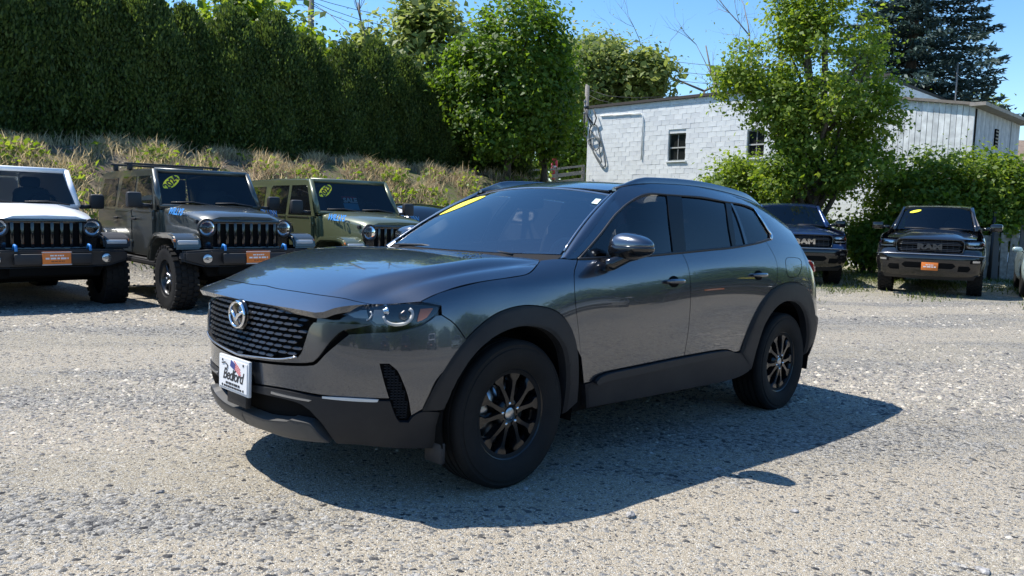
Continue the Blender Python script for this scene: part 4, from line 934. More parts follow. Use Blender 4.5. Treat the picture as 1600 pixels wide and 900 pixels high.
# ================================================================== generic rounded car body (pickups, saloons)
def bodysurf(XCc, XRr, xf, xe, Wt, nf, nr):
    """plan outline: superellipse nose, straight sides, superellipse tail; u = arc length from the nose centre"""
    s1, p1 = _arc(float(xf(.7)) - XCc, .95, nf); s2, p2 = _arc(XRr - float(xe(.7)), .95, nr); uF = s1[-1]; uS = uF + XCc - XRr; uE = uS + s2[-1]
    fF = Spl(np.append(s1[::10], s1[-1]), np.append(p1[::10], p1[-1])); fR = Spl(np.append(s2[::10], s2[-1]), np.append(p2[::10], p2[-1]))
    def f(u, z):
        u, z = np.broadcast_arrays(np.asarray(u, float), np.asarray(z, float))
        a, b = _sup(fF(np.clip(u, 0, uF)), nf); Xs = XCc - (u - uF)
        a3, b3 = _sup(fR(np.clip(uE - u, 0, uE - uS)), nr); w = lambda x: Wt(np.clip(x, XRr, XCc), z)
        X = np.where(u < uF, XCc + (xf(z) - XCc) * a, np.where(u < uS, Xs, XRr + (xe(z) - XRr) * a3))
        Y = np.where(u < uF, w(XCc) * b, np.where(u < uS, w(Xs), w(XRr) * b3)); return np.stack([X, np.where(u < 0, u, Y), z], -1)
    S = Surf(f, (.001, uE - .001), (.3, 1.3), NULL_T, (8, 4)); S.ux = lambda X: uF + XCc - X; S.uF, S.uS, S.uE = uF, uS, uE
    return S
def uvp(L): return [('uv', *p[:2], 'c') if len(p) < 3 else ('uv', *p[:2]) for p in L]
def arcpts(S, Xc, zc, r, a0, a1, n=10): return [('uv', S.ux(Xc + r * cos(a)), zc + r * sin(a)) for a in np.linspace(a0, a1, n)]
_rw = None
def pickup(label, loc, yaw, paint, letters, grp, sticker=False, plate=True, chrome=True):
    global _rw
    t = thing('pickup_truck', label, 'truck', loc, (0, 0, radians(yaw)), grp)
    xf = Spl([.35, .5, .7, .86, .95, 1.1, 1.2, 1.3], [.86, .98, 1.03, 1.02, .97, .96, .93, .80]); xe = Spl([.3, .7, 1.3], [-4.9, -4.9, -4.9])
    W = Spl2([-4.8, -3.6, -2.4, -1.0, 0, .4], [.35, .6, .8, 1.0, 1.2, 1.35, 1.5], [[.90, .95, .98, .985, .975, .955, .92], [.92, .97, 1.0, 1.0, .985, .96, .92], [.90, .95, .975, .98, .965, .93, .88], [.90, .95, .975, .98, .96, .92, .85], [.92, .98, 1.015, 1.015, .985, .92, .80], [.92, .98, 1.015, 1.015, .985, .92, .80]])
    S = bodysurf(.35, -4.6, xf, xe, W, 4.2, 8.0); ux_ = S.ux
    zc = Spl([-.8, -.5, 0, .5, .8, .92, .99], [1.40, 1.385, 1.355, 1.31, 1.265, 1.225, 1.17])
    def hf(y, x):
        y, x = np.broadcast_arrays(np.asarray(y, float), np.asarray(x, float)); q = np.abs(y) / .93
        return np.stack([x, y, zc(x) - .10 * q ** 3 + .028 * sstep(np.abs(y), .62, .40) * sstep(.95 - x, 0, .4)], -1)
    H = Surf(hf, (-.9, .9), (-.7, 1.0), NULL_T, (4, 4), -1)
    mid('hood', H, uvp([(0, -.60), (.80, -.58), (.84, -.3), (.845, .3), (.83, .70), (.70, .86), (.45, .945), (0, .965)]), paint, t, depth=.03, res=.05)
    mid('inner_body', S, uvp([(0, .50), (ux_(.50), .50), (ux_(.48), .9), (ux_(0), .98), (ux_(-.48), .9), (ux_(-.50), .50), (ux_(-3.05), .50), (ux_(-3.1), .9), (ux_(-3.57), .98), (ux_(-4.05), .9), (ux_(-4.1), .5), (S.uE - .01, .5), (S.uE - .01, 1.25), (ux_(-.5), 1.28), (ux_(.4), 1.2), (0, 1.2)]), M_SHADOW, t, off=-.04, res=.15, depth=0)
    # front: grille, lamps, bumper
    g = mid('grille', S, uvp([(0, 1.195), (.56, 1.19), (.60, 1.16), (.585, 1.0), (.50, .89), (0, .885)]), M_SHADOW, t, off=-.03, depth=0, res=.06)
    V = []
    def strip(nm, L, m, w, off, par=g):
        R = curve2(np.array(L, float), [1] + [0] * (len(L) - 2) + [1], .05, False); X = S.f(R[:, 0], R[:, 1]) + S.normal(np.abs(R[:, 0]) + .003, R[:, 1]) * off
        X = np.vstack([X[::-1] * [1, -1, 1], X[1:]]) if abs(R[0, 0]) < 1e-6 else X
        return tube(nm, X, w, m, par, n=6)
    rim = [(0, 1.19), (.55, 1.185), (.592, 1.15), (.58, 1.0), (.50, .895), (0, .892)]
    strip('grille_rim', rim, M_GUN if 0 else M_GLOSSBLK, .018, .008)
    for z, w in ((1.115, .53), (1.085, .55), (.99, .55), (.96, .53)): strip('grille_bar', [(0, z), (w * .5, z), (w, z)], M_GLOSSBLK, .014, -.004)
    for z in (1.15, 1.03, .925): strip('grille_bar', [(0, z), (.25, z), (.5, z)], mat('grille_black'), .008, -.012)
    for k in range(1, 6):
        for sg in (1, -1): tube('grille_rib', [S.f(k * .10, z) * [1, sg, 1] - [.014, 0, 0] for z in (.90, 1.04, 1.18)], .007, mat('grille_black'), g, n=5)
    text('grille_lettering', 'RAM', .155, letters, g, frame4((1.0 + .005, 0, 1.037), (0, 1, 0), (0, 0, 1)), extrude=.012, bold=.010, sx=1.45)
    hl = [(.625, 1.175), (.80, 1.185), (.98, 1.18), (1.13, 1.16), (1.13, 1.09), (.97, 1.015), (.72, 1.01), (.625, 1.03)]
    for fl in (False, True):
        h = patchobj('headlight', patchdata(S, uvp(hl), off=-.02, depth=0, res=.04), M_GLOSSBLK, t, flip=fl)
        patchobj('reflector', patchdata(S, uvp([(.66, 1.155), (.90, 1.165), (.90, 1.10), (.66, 1.09)]), off=-.012, depth=.01, res=.04), M_LAMPIN, h, flip=fl)
        patchobj('running_light', patchdata(S, uvp([(.64, 1.06), (.90, 1.055), (1.0, 1.075), (.93, 1.03), (.66, 1.03)]), off=-.008, depth=.01, res=.04), mat('marker_lamp'), h, flip=fl)
        patchobj('side_marker', patchdata(S, uvp([(1.03, 1.15), (1.10, 1.145), (1.10, 1.10), (1.03, 1.09)]), off=-.008, depth=.01, res=.04), M_REDLENS if sticker else M_AMBER, h, flip=fl)
        patchobj('lens', patchdata(S, uvp(hl), off=.004, depth=.004, res=.04), M_LENS, h, flip=fl)
    lr('front_fender', S, uvp([(1.135, 1.165), (1.02, 1.19), (.98, 1.235), (ux_(.3), 1.295), (ux_(-.62), 1.37), (ux_(-.62), .60), (ux_(-.53), .58)]) + arcpts(S, 0, .50, .54, pi - .15, .25, 12) + uvp([(ux_(.56), .72), (1.02, .88), (1.13, 1.0), (1.135, 1.08)]), paint, t, res=.05)
    lr('cheek_panel', S, uvp([(.61, 1.0), (.72, .995), (.98, 1.0), (1.12, 1.06), (1.10, .98), (1.0, .88), (.52, .885)]), paint, t, res=.05)
    b = mid('front_bumper', S, uvp([(0, .872), (.52, .872), (1.0, .865), (ux_(.57), .72), (ux_(.56), .60), (ux_(.60), .50), (.95, .46), (.5, .43), (0, .43)]), paint if not chrome else M_GLOSSBLK, t, off=.03, lip=.02, lipw=.03, res=.05, depth=.06)
    lr('fog_lamp_recess', S, uvp([(.70, .80), (.92, .80), (.92, .73), (.70, .72)]), M_SHADOW, t, off=.033, res=.05, depth=0)
    lr('fog_light', S, uvp([(.74, .785), (.88, .785), (.88, .745), (.74, .74)]), M_LAMPIN, t, off=.036, res=.05, depth=0)
    mid('bumper_intake', S, uvp([(0, .72), (.42, .72), (.48, .66), (.42, .60), (0, .60)]), M_SHADOW, t, off=.033, res=.05, depth=0)
    lr('tow_hook_pocket', S, uvp([(.52, .67), (.70, .67), (.74, .61), (.70, .555), (.52, .555)]), M_SHADOW, t, off=.033, res=.05, depth=0)
    strip('bumper_chrome', [(0, .872), (.5, .872), (1.0, .863)], M_SATIN, .012, .034, b)
    mid('air_dam', S, uvp([(0, .44), (.5, .44), (.95, .46), (.9, .36), (0, .34)]), M_BLACK, t, off=-.01, res=.06)
    if plate:
        p = box('dealer_plate', (1.08, .03, .635), (.010, .31, .165), M_ORANGE, t, bev=.004)
        for k, (z, L, h) in enumerate(((.665, .15, .018), (.625, .24, .024))): dashes('plate_print', z, 1.086, .03, L, h, M_WHITE, p, k)
    # sides
    lr('front_door', S, uvp([(ux_(-.64), 1.375), (ux_(-1.72), 1.36), (ux_(-1.72), .56), (ux_(-.64), .56)]), paint, t, res=.08)
    lr('rear_door', S, uvp([(ux_(-1.73), 1.36), (ux_(-2.66), 1.36), (ux_(-2.66), .56), (ux_(-1.73), .56)]), paint, t, res=.08)
    lr('bed_side', S, uvp([(ux_(-2.70), 1.40), (ux_(-4.6), 1.40), (S.uE - .3, 1.40), (S.uE - .3, .60), (ux_(-4.2), .60)]) + arcpts(S, -3.57, .50, .54, pi - .2, .2, 12) + uvp([(ux_(-2.70), .60)]), paint, t, res=.08)
    for sg in (1, -1): box('rocker', (-1.8, sg * .90, .50), (2.5, .12, .12), M_BLACK, t, bev=.03)
    box('tailgate', (-4.88, 0, 1.0), (.05, 1.7, .8), paint, t)
    # cab
    def wf(s, v):
        s, v = np.broadcast_arrays(np.asarray(s, float), np.asarray(v, float))
        B = np.stack([-.50 - .12 * s ** 2, .80 * s, 1.385 - .02 * s ** 2], -1); T = np.stack([-1.13 - .08 * s ** 2, .67 * s, 1.915 - .035 * s ** 2], -1); return B + (T - B) * v[..., None]
    WSs = Surf(wf, (-1, 1), (0, 1), NULL_T, (4, 4))
    mid('windshield', WSs, uvp([(0, .03), (.96, .03), (.96, .97), (0, .97)]), glass('parked_windshield'), t, depth=.005, res=.15)
    if sticker: patchobj('year_sticker', patchdata(WSs, ell(-.62, .80, .17, .055, .25), off=.012, gap=0, depth=0, res=.06), M_YELLOW, t)
    for y0, y1 in ((-.6, .05), (.1, .7)): tube('wiper', [(-.52, y1, 1.40), (-.545, (y0 + y1) / 2, 1.425), (-.56, y0, 1.42)], .012, M_BLACK, t, n=5)
    RS = [(-1.15, .66, 1.91), (-1.4, .675, 1.955), (-1.9, .68, 1.965), (-2.4, .675, 1.955), (-2.68, .66, 1.92)]
    loft('roof', [[(x, -w - .02, z - .06), (x, -w, z - .02), (x, -w * .8, z), (x, 0, z + .012), (x, w * .8, z), (x, w, z - .02), (x, w + .02, z - .06)] for x, w, z in RS], paint, t, sharp=50)
    CS = Surf(lambda x, v: np.stack([x + 0 * v, .925 - .235 * (v - 1.36) / .53 + 0 * x, v + 0 * x], -1), (-2.7, -.5), (1.3, 1.9), NULL_T, (4, 4), -1)
    lr('cab_side', CS, uvp([(-.58, 1.36), (-1.14, 1.875), (-1.4, 1.90), (-2.4, 1.90), (-2.68, 1.87), (-2.72, 1.36)]), paint, t, gap=0, depth=.03, res=.3)
    lr('side_window', CS, uvp([(-.78, 1.39), (-1.22, 1.80), (-1.40, 1.84), (-1.66, 1.84), (-1.66, 1.39)]), M_DARKGL, t, gap=0, off=.006, depth=.006, res=.3)
    lr('side_window', CS, uvp([(-1.78, 1.39), (-1.78, 1.84), (-2.35, 1.84), (-2.56, 1.78), (-2.60, 1.39)]), M_DARKGL, t, gap=0, off=.006, depth=.006, res=.3)
    for sg in (1, -1):
        A = wf(np.full(5, 1.0 * sg), np.linspace(0, 1, 5)); tube('a_pillar', A + [0, sg * .02, 0], .045, paint, t, n=8)
        m_ = box('door_mirror', (-.86, sg * 1.19, 1.46), (.10, .24, .17), M_GLOSSBLK, t, bev=.04); tube('mirror_arm', [(-.84, sg * .93, 1.42), (-.85, sg * 1.10, 1.44)], .035, M_GLOSSBLK, m_, n=8)
    box('cab_back', (-2.70, 0, 1.6), (.05, 1.5, .55), paint, t); box('dash_top', (-.85, 0, 1.30), (.5, 1.5, .1), M_SHADOW, t)
    for y in (.4, -.4):
        s = superell('seat', (-1.8, y, 1.35), (.10, .26, .28), M_SEAT, t, e=(.5, .5), n=8); superell('headrest', (-1.85, y, 1.70), (.05, .14, .09), M_SEAT, s, e=(.5, .5), n=8)
    box('chassis', (-1.9, 0, .52), (5.2, 1.1, .2), M_SHADOW, t)
    first = _rw is None
    if first: _rw = off_wheel(.405, .28, t)
    for i, (x, sg) in enumerate(((0, 1), (0, -1), (-3.57, 1), (-3.57, -1))):
        w = _rw if first and i == 0 else dup(_rw, t)
        w.location = (x, sg * .86, .402); w.rotation_euler = (0, i * .7, 0 if sg > 0 else pi)
    return t
P_BLACK = mat('black_paint', (.010, .010, .012), .2, coat=1.0); P_NAVY = mat('navy_paint', (.014, .036, .115), .25, metal=.3, coat=1.0)
M_DKLET = mat('dark_badge', (.10, .10, .105), .25, metal=.8)
pickup('black pickup truck with yellow sticker and orange plate before the leafy thicket', (9.22, 16.82, tz(9.22, 16.82)), -121.1, P_BLACK, M_DKLET, 'pickup trucks at the back of the lot', sticker=True)
pickup('navy blue pickup truck with silver grille letters half behind the grey SUV', (6.97, 18.79, tz(6.97, 18.79)), -100, P_NAVY, M_CHROME, 'pickup trucks at the back of the lot', plate=False)

def saloon(label, loc, yaw, paint, grp, roofm=None):
    t = thing('saloon_car', label, 'car', loc, (0, 0, radians(yaw)), grp); roofm = roofm or paint
    xf = Spl([.2, .4, .6, .75, .9], [.80, .88, .88, .80, .5]); xe = Spl([.2, .5, .8, 1.0], [-3.6, -3.7, -3.68, -3.6])
    W = Spl2([-3.3, -2.7, -1.4, 0, .4], [.2, .4, .6, .75, .9, 1.05], [[.80, .87, .89, .88, .85, .78], [.82, .89, .91, .90, .87, .80], [.82, .88, .895, .89, .87, .82], [.82, .89, .91, .89, .83, .68], [.82, .89, .91, .89, .83, .68]])
    S = bodysurf(.1, -3.1, xf, xe, W, 2.6, 2.6); u_ = S.ux
    def pan(nm, L, **k): lr(nm, S, L, k.pop('m', paint), t, res=.06, **k)
    mid('front_bumper', S, uvp([(0, .66), (.55, .68), (.98, .66), (u_(.42), .55), (u_(.42), .25), (.8, .22), (0, .22)]), paint, t, res=.06)
    mid('lower_grille', S, uvp([(0, .48), (.5, .48), (.55, .36), (.4, .28), (0, .28)]), M_SHADOW, t, off=.004, res=.06, depth=0)
    lr('headlight', S, uvp([(.58, .69), (.85, .72), (1.12, .75), (1.08, .68), (.75, .63)]), M_LAMPIN, t, res=.05)
    pan('front_fender', uvp([(1.13, .76), (u_(0), .90), (u_(-.55), .93), (u_(-.55), .30), (u_(-.40), .27)]) + arcpts(S, 0, .33, .38, pi, .2, 10) + uvp([(1.05, .66)]))
    pan('front_door', uvp([(u_(-.56), .93), (u_(-1.55), .95), (u_(-1.55), .30), (u_(-.56), .30)])); pan('rear_door', uvp([(u_(-1.56), .95), (u_(-2.45), .96), (u_(-2.38), .62), (u_(-2.28), .30), (u_(-1.56), .30)]))
    pan('rear_quarter_panel', uvp([(u_(-2.46), .96), (u_(-3.2), .97), (S.uE, .96), (S.uE, .30), (u_(-3.15), .30)]) + arcpts(S, -2.72, .33, .38, pi, .1, 10)[::1])
    mid('inner_body', S, uvp([(0, .25), (u_(.36), .25), (u_(0), .72), (u_(-.36), .25), (u_(-2.36), .25), (u_(-2.72), .72), (u_(-3.08), .25), (S.uE - .01, .3), (S.uE - .01, .93), (u_(-.3), .86), (.7, .62), (0, .62)]), M_SHADOW, t, off=-.03, res=.15, depth=0)
    zc = Spl([-.8, -.3, .2, .6, .86], [.99, .96, .88, .78, .66])
    H = Surf(lambda y, x: np.stack([x + 0 * y, y + 0 * x, zc(x) - .09 * (np.abs(y) / .8) ** 3 + 0 * y], -1), (-.8, .8), (-.8, .9), NULL_T, (4, 4), -1)
    mid('hood', H, uvp([(0, -.70), (.70, -.60), (.74, .1), (.66, .50), (.4, .74), (0, .80)]), paint, t, res=.06, depth=.03)
    rc = Spl([-3.25, -2.8, -2.2, -1.7, -1.2, -.9, -.5], [1.02, 1.20, 1.385, 1.44, 1.42, 1.33, 1.02])
    R = Surf(lambda y, x: np.stack([x + 0 * y, y * (1 - .18 * sstep(rc(x), 1.0, 1.44)) + 0 * x, rc(x) - .05 * (np.abs(y) / .7) ** 2.5], -1), (-.7, .7), (-3.3, -.4), NULL_T, (4, 4), -1)
    mid('windshield', R, uvp([(0, -.52), (.68, -.58), (.66, -1.12), (0, -1.10)]), M_DARKGL, t, res=.08, depth=.02)
    mid('roof', R, uvp([(0, -1.10), (.66, -1.12), (.66, -2.2), (0, -2.25)]), roofm, t, res=.08, depth=.02)
    mid('rear_window', R, uvp([(0, -2.25), (.66, -2.2), (.66, -2.95), (0, -3.0)]), M_DARKGL, t, res=.08, depth=.02)
    box('boot_lid', (-3.3, 0, .97), (.62, 1.35, .06), paint, t, bev=.025)
    def zr(x): return rc(x) - .05
    CS = Surf(lambda x, v: np.stack([x + 0 * v, .83 - (.83 - .575) * v + 0 * x, .945 + (zr(x) - .945) * v], -1), (-3.2, -.5), (0, 1), NULL_T, (4, 4), -1)
    lr('cabin_side', CS, uvp([(-.56, 0), (-.62, .98), (-.9, 1.0, 0), (-1.2, 1.0, 0), (-1.7, 1.0, 0), (-2.2, 1.0, 0), (-2.8, 1.0, 0), (-3.15, .98), (-3.15, 0)]), paint, t, gap=0, depth=.03, res=.12)
    lr('side_window', CS, uvp([(-.80, .06), (-.92, .70), (-1.1, .86, 0), (-1.3, .88, 0), (-1.52, .89), (-1.55, .06)]), M_DARKGL, t, gap=0, off=.006, depth=.004, res=.12)
    lr('side_window', CS, uvp([(-1.60, .06), (-1.58, .89), (-2.0, .89, 0), (-2.3, .87, 0), (-2.55, .75), (-2.62, .06)]), M_DARKGL, t, gap=0, off=.006, depth=.004, res=.12)
    for sg in (1, -1): superell('door_mirror', (-.72, sg * .96, 1.0), (.06, .10, .06), paint, t, e=(.7, .7), n=8)
    for x in (0, -2.72):
        for sg in (1, -1):
            w = bpy.data.objects.new('wheel', None); link(w, t); w.location = (x, sg * .78, .32); w.rotation_euler = (0, 0, 0 if sg > 0 else pi)
            lathe('tyre', tyre_prof(.322, .21, .215, 3), M_RUBBER, w, n=40, sharp=40); lathe('rim', [(.21, .08), (.05, .06), (.001, .07)], M_SATIN, w, n=24)
    return t
P_SILVER = mat('silver_paint', (.50, .50, .49), .3, metal=.7, coat=.9); P_TEAL = mat('pale_teal_paint', (.38, .47, .46), .3, metal=.3, coat=.9)
sv = saloon('silver saloon car hidden behind the windshield of the grey SUV', (-.80, 13.55, tz(-.80, 13.55)), -48, P_SILVER, 'saloon cars in the lot', P_BLACK)
sv.scale = (1.12, 1.12, 1.12)
saloon('pale teal car just entering at the right edge of the lot', (11.75, 16.0, tz(11.75, 16.0)), -121, P_TEAL, 'saloon cars in the lot')

# ================================================================== ground
def ground_mat():
    m = bpy.data.materials.new('gravel_ground'); m.use_nodes = True; N = m.node_tree.nodes; Lk = m.node_tree.links; b = N['Principled BSDF']
    def nd(t, **k):
        n = N.new(t)
        for a, v in k.items(): setattr(n, a, v)
        return n
    geo = nd('ShaderNodeNewGeometry'); pos = geo.outputs['Position']
    def noise(sc, det=5, ro=.6, vec=pos, w=None):
        n = nd('ShaderNodeTexNoise'); n.inputs['Scale'].default_value = sc; n.inputs['Detail'].default_value = det; n.inputs['Roughness'].default_value = ro; Lk.new(vec, n.inputs['Vector']); return n.outputs['Fac']
    def ramp(f, p0, p1, c0, c1):
        r = nd('ShaderNodeValToRGB'); r.color_ramp.elements[0].position = p0; r.color_ramp.elements[1].position = p1
        r.color_ramp.elements[0].color = (*c0, 1) if len(c0) == 3 else c0; r.color_ramp.elements[1].color = (*c1, 1); Lk.new(f, r.inputs['Fac']); return r.outputs['Color']
    def mix(f, A, B, mode='MIX'):
        x = nd('ShaderNodeMix', data_type='RGBA', blend_type=mode)
        if isinstance(f, float): x.inputs['Factor'].default_value = f
        else: Lk.new(f, x.inputs['Factor'])
        for s, v in (('A', A), ('B', B)):
            if isinstance(v, tuple): x.inputs[s].default_value = (*v, 1)
            else: Lk.new(v, x.inputs[s])
        return x.outputs['Result']
    def math_(op, a, b=None, c=None):
        x = nd('ShaderNodeMath', operation=op)
        for i, v in enumerate((a, b, c)):
            if v is None: continue
            if isinstance(v, (int, float)): x.inputs[i].default_value = v
            else: Lk.new(v, x.inputs[i])
        return x.outputs[0]
    dirt = ramp(noise(1.6, 8, .65), .3, .72, (.285, .245, .182), (.46, .40, .305))
    dirt = mix(ramp(noise(140, 3, .7), .35, .7, (0, 0, 0), (1, 1, 1)), dirt, (.54, .48, .37))
    def stones(sc, rnd=1.0):
        v = nd('ShaderNodeTexVoronoi'); v.inputs['Scale'].default_value = sc; v.inputs['Randomness'].default_value = rnd; Lk.new(pos, v.inputs['Vector'])
        s = nd('ShaderNodeSeparateColor'); Lk.new(v.outputs['Color'], s.inputs[0])
        return v.outputs['Distance'], s.outputs[0], s.outputs[1]
    d1, c1, e1 = stones(42.); d2, c2, e2 = stones(105.)
    st = ramp(c1, 0, 1, (.055, .055, .057), (.48, .455, .41)); st2 = ramp(c2, 0, 1, (.07, .07, .07), (.50, .475, .425))
    # patches where stones lie thick, others worn to dirt; long wheel tracks
    mp = nd('ShaderNodeMapping'); mp.inputs['Rotation'].default_value = (0, 0, radians(-38)); mp.inputs['Scale'].default_value = (.28, 1.5, 1); Lk.new(pos, mp.inputs['Vector'])
    tr = noise(.75, 6, .6, mp.outputs[0]); thick = ramp(tr, .42, .58, (.0, .0, .0), (1, 1, 1))
    wv = nd('ShaderNodeTexWave', wave_type='BANDS', bands_direction='Y'); wv.inputs['Scale'].default_value = .13; wv.inputs['Distortion'].default_value = 2.2; wv.inputs['Detail'].default_value = 3; wv.inputs['Detail Scale'].default_value = .6
    mp2 = nd('ShaderNodeMapping'); mp2.inputs['Rotation'].default_value = (0, 0, radians(-22)); Lk.new(pos, mp2.inputs['Vector']); Lk.new(mp2.outputs[0], wv.inputs['Vector'])
    lane = ramp(wv.outputs['Fac'], .25, .60, (0, 0, 0), (1, 1, 1)); thick = math_('MULTIPLY', thick, math_('MULTIPLY_ADD', lane, .75, .25))
    d3, c3, e3 = stones(230.)
    m1 = math_('GREATER_THAN', math_('ADD', e1, math_('MULTIPLY', thick, .42)), .93)
    m2 = math_('GREATER_THAN', math_('ADD', e2, math_('MULTIPLY', thick, .55)), .80)
    dirt = mix(math_('MULTIPLY', math_('SUBTRACT', 1.0, lane), .75), dirt, (.54, .465, .355))
    dirt = mix(.8, dirt, ramp(c3, 0., 1., (.50, .49, .48), (1.0, 1.0, 1.0)), 'MULTIPLY'); dirt = mix(math_('GREATER_THAN', e3, .90), dirt, (.70, .66, .58))
    col = mix(m2, dirt, st2); col = mix(m1, col, st)
    # bank: brown soil, litter and green
    dp = nd('ShaderNodeVectorMath', operation='DOT_PRODUCT'); Lk.new(pos, dp.inputs[0]); dp.inputs[1].default_value = (BN[0], BN[1], 0)
    dd = math_('SUBTRACT', dp.outputs['Value'], float(BP0 @ BN)); dd = math_('ADD', dd, math_('MULTIPLY', math_('SUBTRACT', noise(.9, 4), .5), 1.6))
    bm_ = math_('MULTIPLY_ADD', dd, .9, .1); bm_.node.use_clamp = True
    soil = ramp(noise(2.2, 8, .7), .35, .65, (.10, .075, .05), (.26, .21, .15)); soil = mix(ramp(noise(3.7, 6), .52, .62, (0, 0, 0), (1, 1, 1)), soil, (.09, .115, .035))
    col = mix(bm_, col, soil)
    # weeds and grass at the back of the lot on the right
    sp = nd('ShaderNodeSeparateXYZ'); Lk.new(pos, sp.inputs[0])
    gx = math_('ADD', math_('ADD', math_('MULTIPLY', sp.outputs['X'], .30), sp.outputs['Y']), math_('MULTIPLY', noise(.8, 6), 5.))
    gk = math_('MULTIPLY_ADD', gx, .22, -4.35); gk.node.use_clamp = True; gk = math_('MULTIPLY', gk, ramp(noise(9., 6, .7), .40, .60, (0, 0, 0), (1, 1, 1)))
    col = mix(gk, col, (.13, .15, .045))
    Lk.new(col, b.inputs['Base Color']); b.inputs['Roughness'].default_value = .92; b.inputs['Specular IOR Level'].default_value = .25
    h = math_('ADD', math_('MULTIPLY', m1, math_('SUBTRACT', .9, d1)), math_('MULTIPLY', math_('MULTIPLY', m2, math_('SUBTRACT', .9, d2)), .5)); h = math_('ADD', h, math_('MULTIPLY', math_('ADD', math_('SUBTRACT', .6, d3), c3), .22)); h = math_('ADD', h, math_('MULTIPLY', noise(14, 6, .7), .5))
    bp = nd('ShaderNodeBump'); bp.inputs['Strength'].default_value = .9; bp.inputs['Distance'].default_value = .022; Lk.new(h, bp.inputs['Height']); Lk.new(bp.outputs[0], b.inputs['Normal'])
    return m
def axisv(lo, hi, fine, fl, fh):
    a = np.concatenate([np.linspace(lo, fl, 50, endpoint=False), np.arange(fl, fh, fine), np.linspace(fh, hi, 50)]); return a
xs = np.concatenate([[-900, -500, -250, -130], axisv(-80, 80, .35, -24, 24), [130, 250, 500, 900]]); ys = np.concatenate([[-900, -500, -250, -130], axisv(-80, 90, .35, -6, 40), [140, 250, 500, 900]])
GX, GY = np.meshgrid(xs, ys, indexing='ij'); nx, ny = GX.shape
GZ = terrain(GX, GY); V = np.stack([GX, GY, GZ], -1).reshape(-1, 3); i = np.arange(nx - 1)[:, None] * ny + np.arange(ny - 1)[None]
M_GROUND = ground_mat()
tag(mesh('ground', V, np.stack([i, i + ny, i + ny + 1, i + 1], -1).reshape(-1, 4), M_GROUND, smooth=True), 'pale gravel and dirt lot rising to a bank', kind='structure')

# loose stones: real pebbles over the near lot
def stones(n, ylo, yhi, smin, smax, name, seed, dens=1.0):
    g = np.random.default_rng(seed); y = ylo + (yhi - ylo) * g.random(n) ** 1.15; x = (g.random(n) * 2 - 1) * (y * .72 + .6)
    s = smin * (smax / smin) ** (g.random(n) ** 3.0)
    k = (np.sin(x * 1.1 + y * 1.7) + np.sin(x * .63 - y * 1.13 + 2) + np.sin(-.37 * x * .9 + .93 * y * .82 * 1.6 + 1) * 1.3 + g.normal(0, .45, n)) > .15; x, y, s = x[k], y[k], s[k]; n = len(x)
    base = np.array([(1, 0, 0), (.3, .95, .1), (-.8, .6, 0), (-.85, -.55, .05), (.25, -1, 0), (.1, 0, .62), (.45, .35, .45), (-.35, .1, .55)])
    tri = np.array([(0, 1, 6), (1, 2, 7), (2, 3, 7), (3, 4, 7), (4, 0, 5), (0, 6, 5), (6, 1, 7), (6, 7, 5), (7, 4, 5)])
    a = g.random(n) * 6.283; c, sn = np.cos(a), np.sin(a)
    P = base[None] + g.normal(0, .14, (n, 8, 3)); P = P * (s[:, None] * (1 + .5 * g.random((n, 3)) * [1, -.4, -.3]))[:, None, :]
    Q = np.stack([P[..., 0] * c[:, None] - P[..., 1] * sn[:, None] + x[:, None], P[..., 0] * sn[:, None] + P[..., 1] * c[:, None] + y[:, None], P[..., 2] + (terrain(x, y) - .15 * s)[:, None]], -1)
    F = (np.arange(n)[:, None, None] * 8 + tri[None]).reshape(-1, 3)
    return mesh(name, Q.reshape(-1, 3), F, M_STONE)
def stone_mat():
    m = bpy.data.materials.new('loose_stone'); m.use_nodes = True; N = m.node_tree.nodes; Lk = m.node_tree.links; b = N['Principled BSDF']
    g = N.new('ShaderNodeNewGeometry'); r = N.new('ShaderNodeValToRGB'); Lk.new(g.outputs['Random Per Island'], r.inputs['Fac'])
    e = r.color_ramp.elements; e[0].color = (.06, .06, .062, 1); e[1].color = (.66, .60, .50, 1)
    for p, c in ((.25, (.19, .18, .17, 1)), (.55, (.33, .31, .275, 1)), (.8, (.44, .39, .31, 1))): q = e.new(p); q.color = c
    n = N.new('ShaderNodeTexNoise'); n.inputs['Scale'].default_value = 120; Lk.new(g.outputs['Position'], n.inputs['Vector'])
    mx = N.new('ShaderNodeMix'); mx.data_type = 'RGBA'; mx.blend_type = 'MULTIPLY'; mx.inputs['Factor'].default_value = .3
    Lk.new(r.outputs[0], mx.inputs['A']); Lk.new(n.outputs['Color'], mx.inputs['B']); Lk.new(mx.outputs['Result'], b.inputs['Base Color']); b.inputs['Roughness'].default_value = .85
    return m
M_STONE = stone_mat()
o = stones(100000, 2.0, 7.5, .0035, .019, 'gravel', 3); tag(o, 'loose grey gravel scattered over the near lot', 'gravel', kind='stuff')
o = stones(52000, 5.5, 20, .008, .034, 'gravel', 4); tag(o, 'loose grey gravel scattered over the far lot', 'gravel', kind='stuff')
g_ = np.random.default_rng(11)
ROCK = [(820, 765, .014), (985, 808, .026), (1120, 735, .020), (1090, 720, .014), (250, 770, .014), (1535, 893, .024), (1240, 800, .016), (560, 735, .022), (250, 770, .02), (455, 690, .03), (380, 640, .02), (610, 845, .018), (1300, 690, .022), (1180, 775, .02), (720, 855, .018), (150, 850, .02), (905, 870, .02), (1420, 760, .022), (335, 840, .018), (1320, 705, .03)]
def ground_hit(px, py):
    d = ray(px, py); s = .5
    for _ in range(60):
        p = CP + d * s; s += (p[2] - tz(p[0], p[1])) / max(.05, -d[2]) * .8
    return CP + d * s
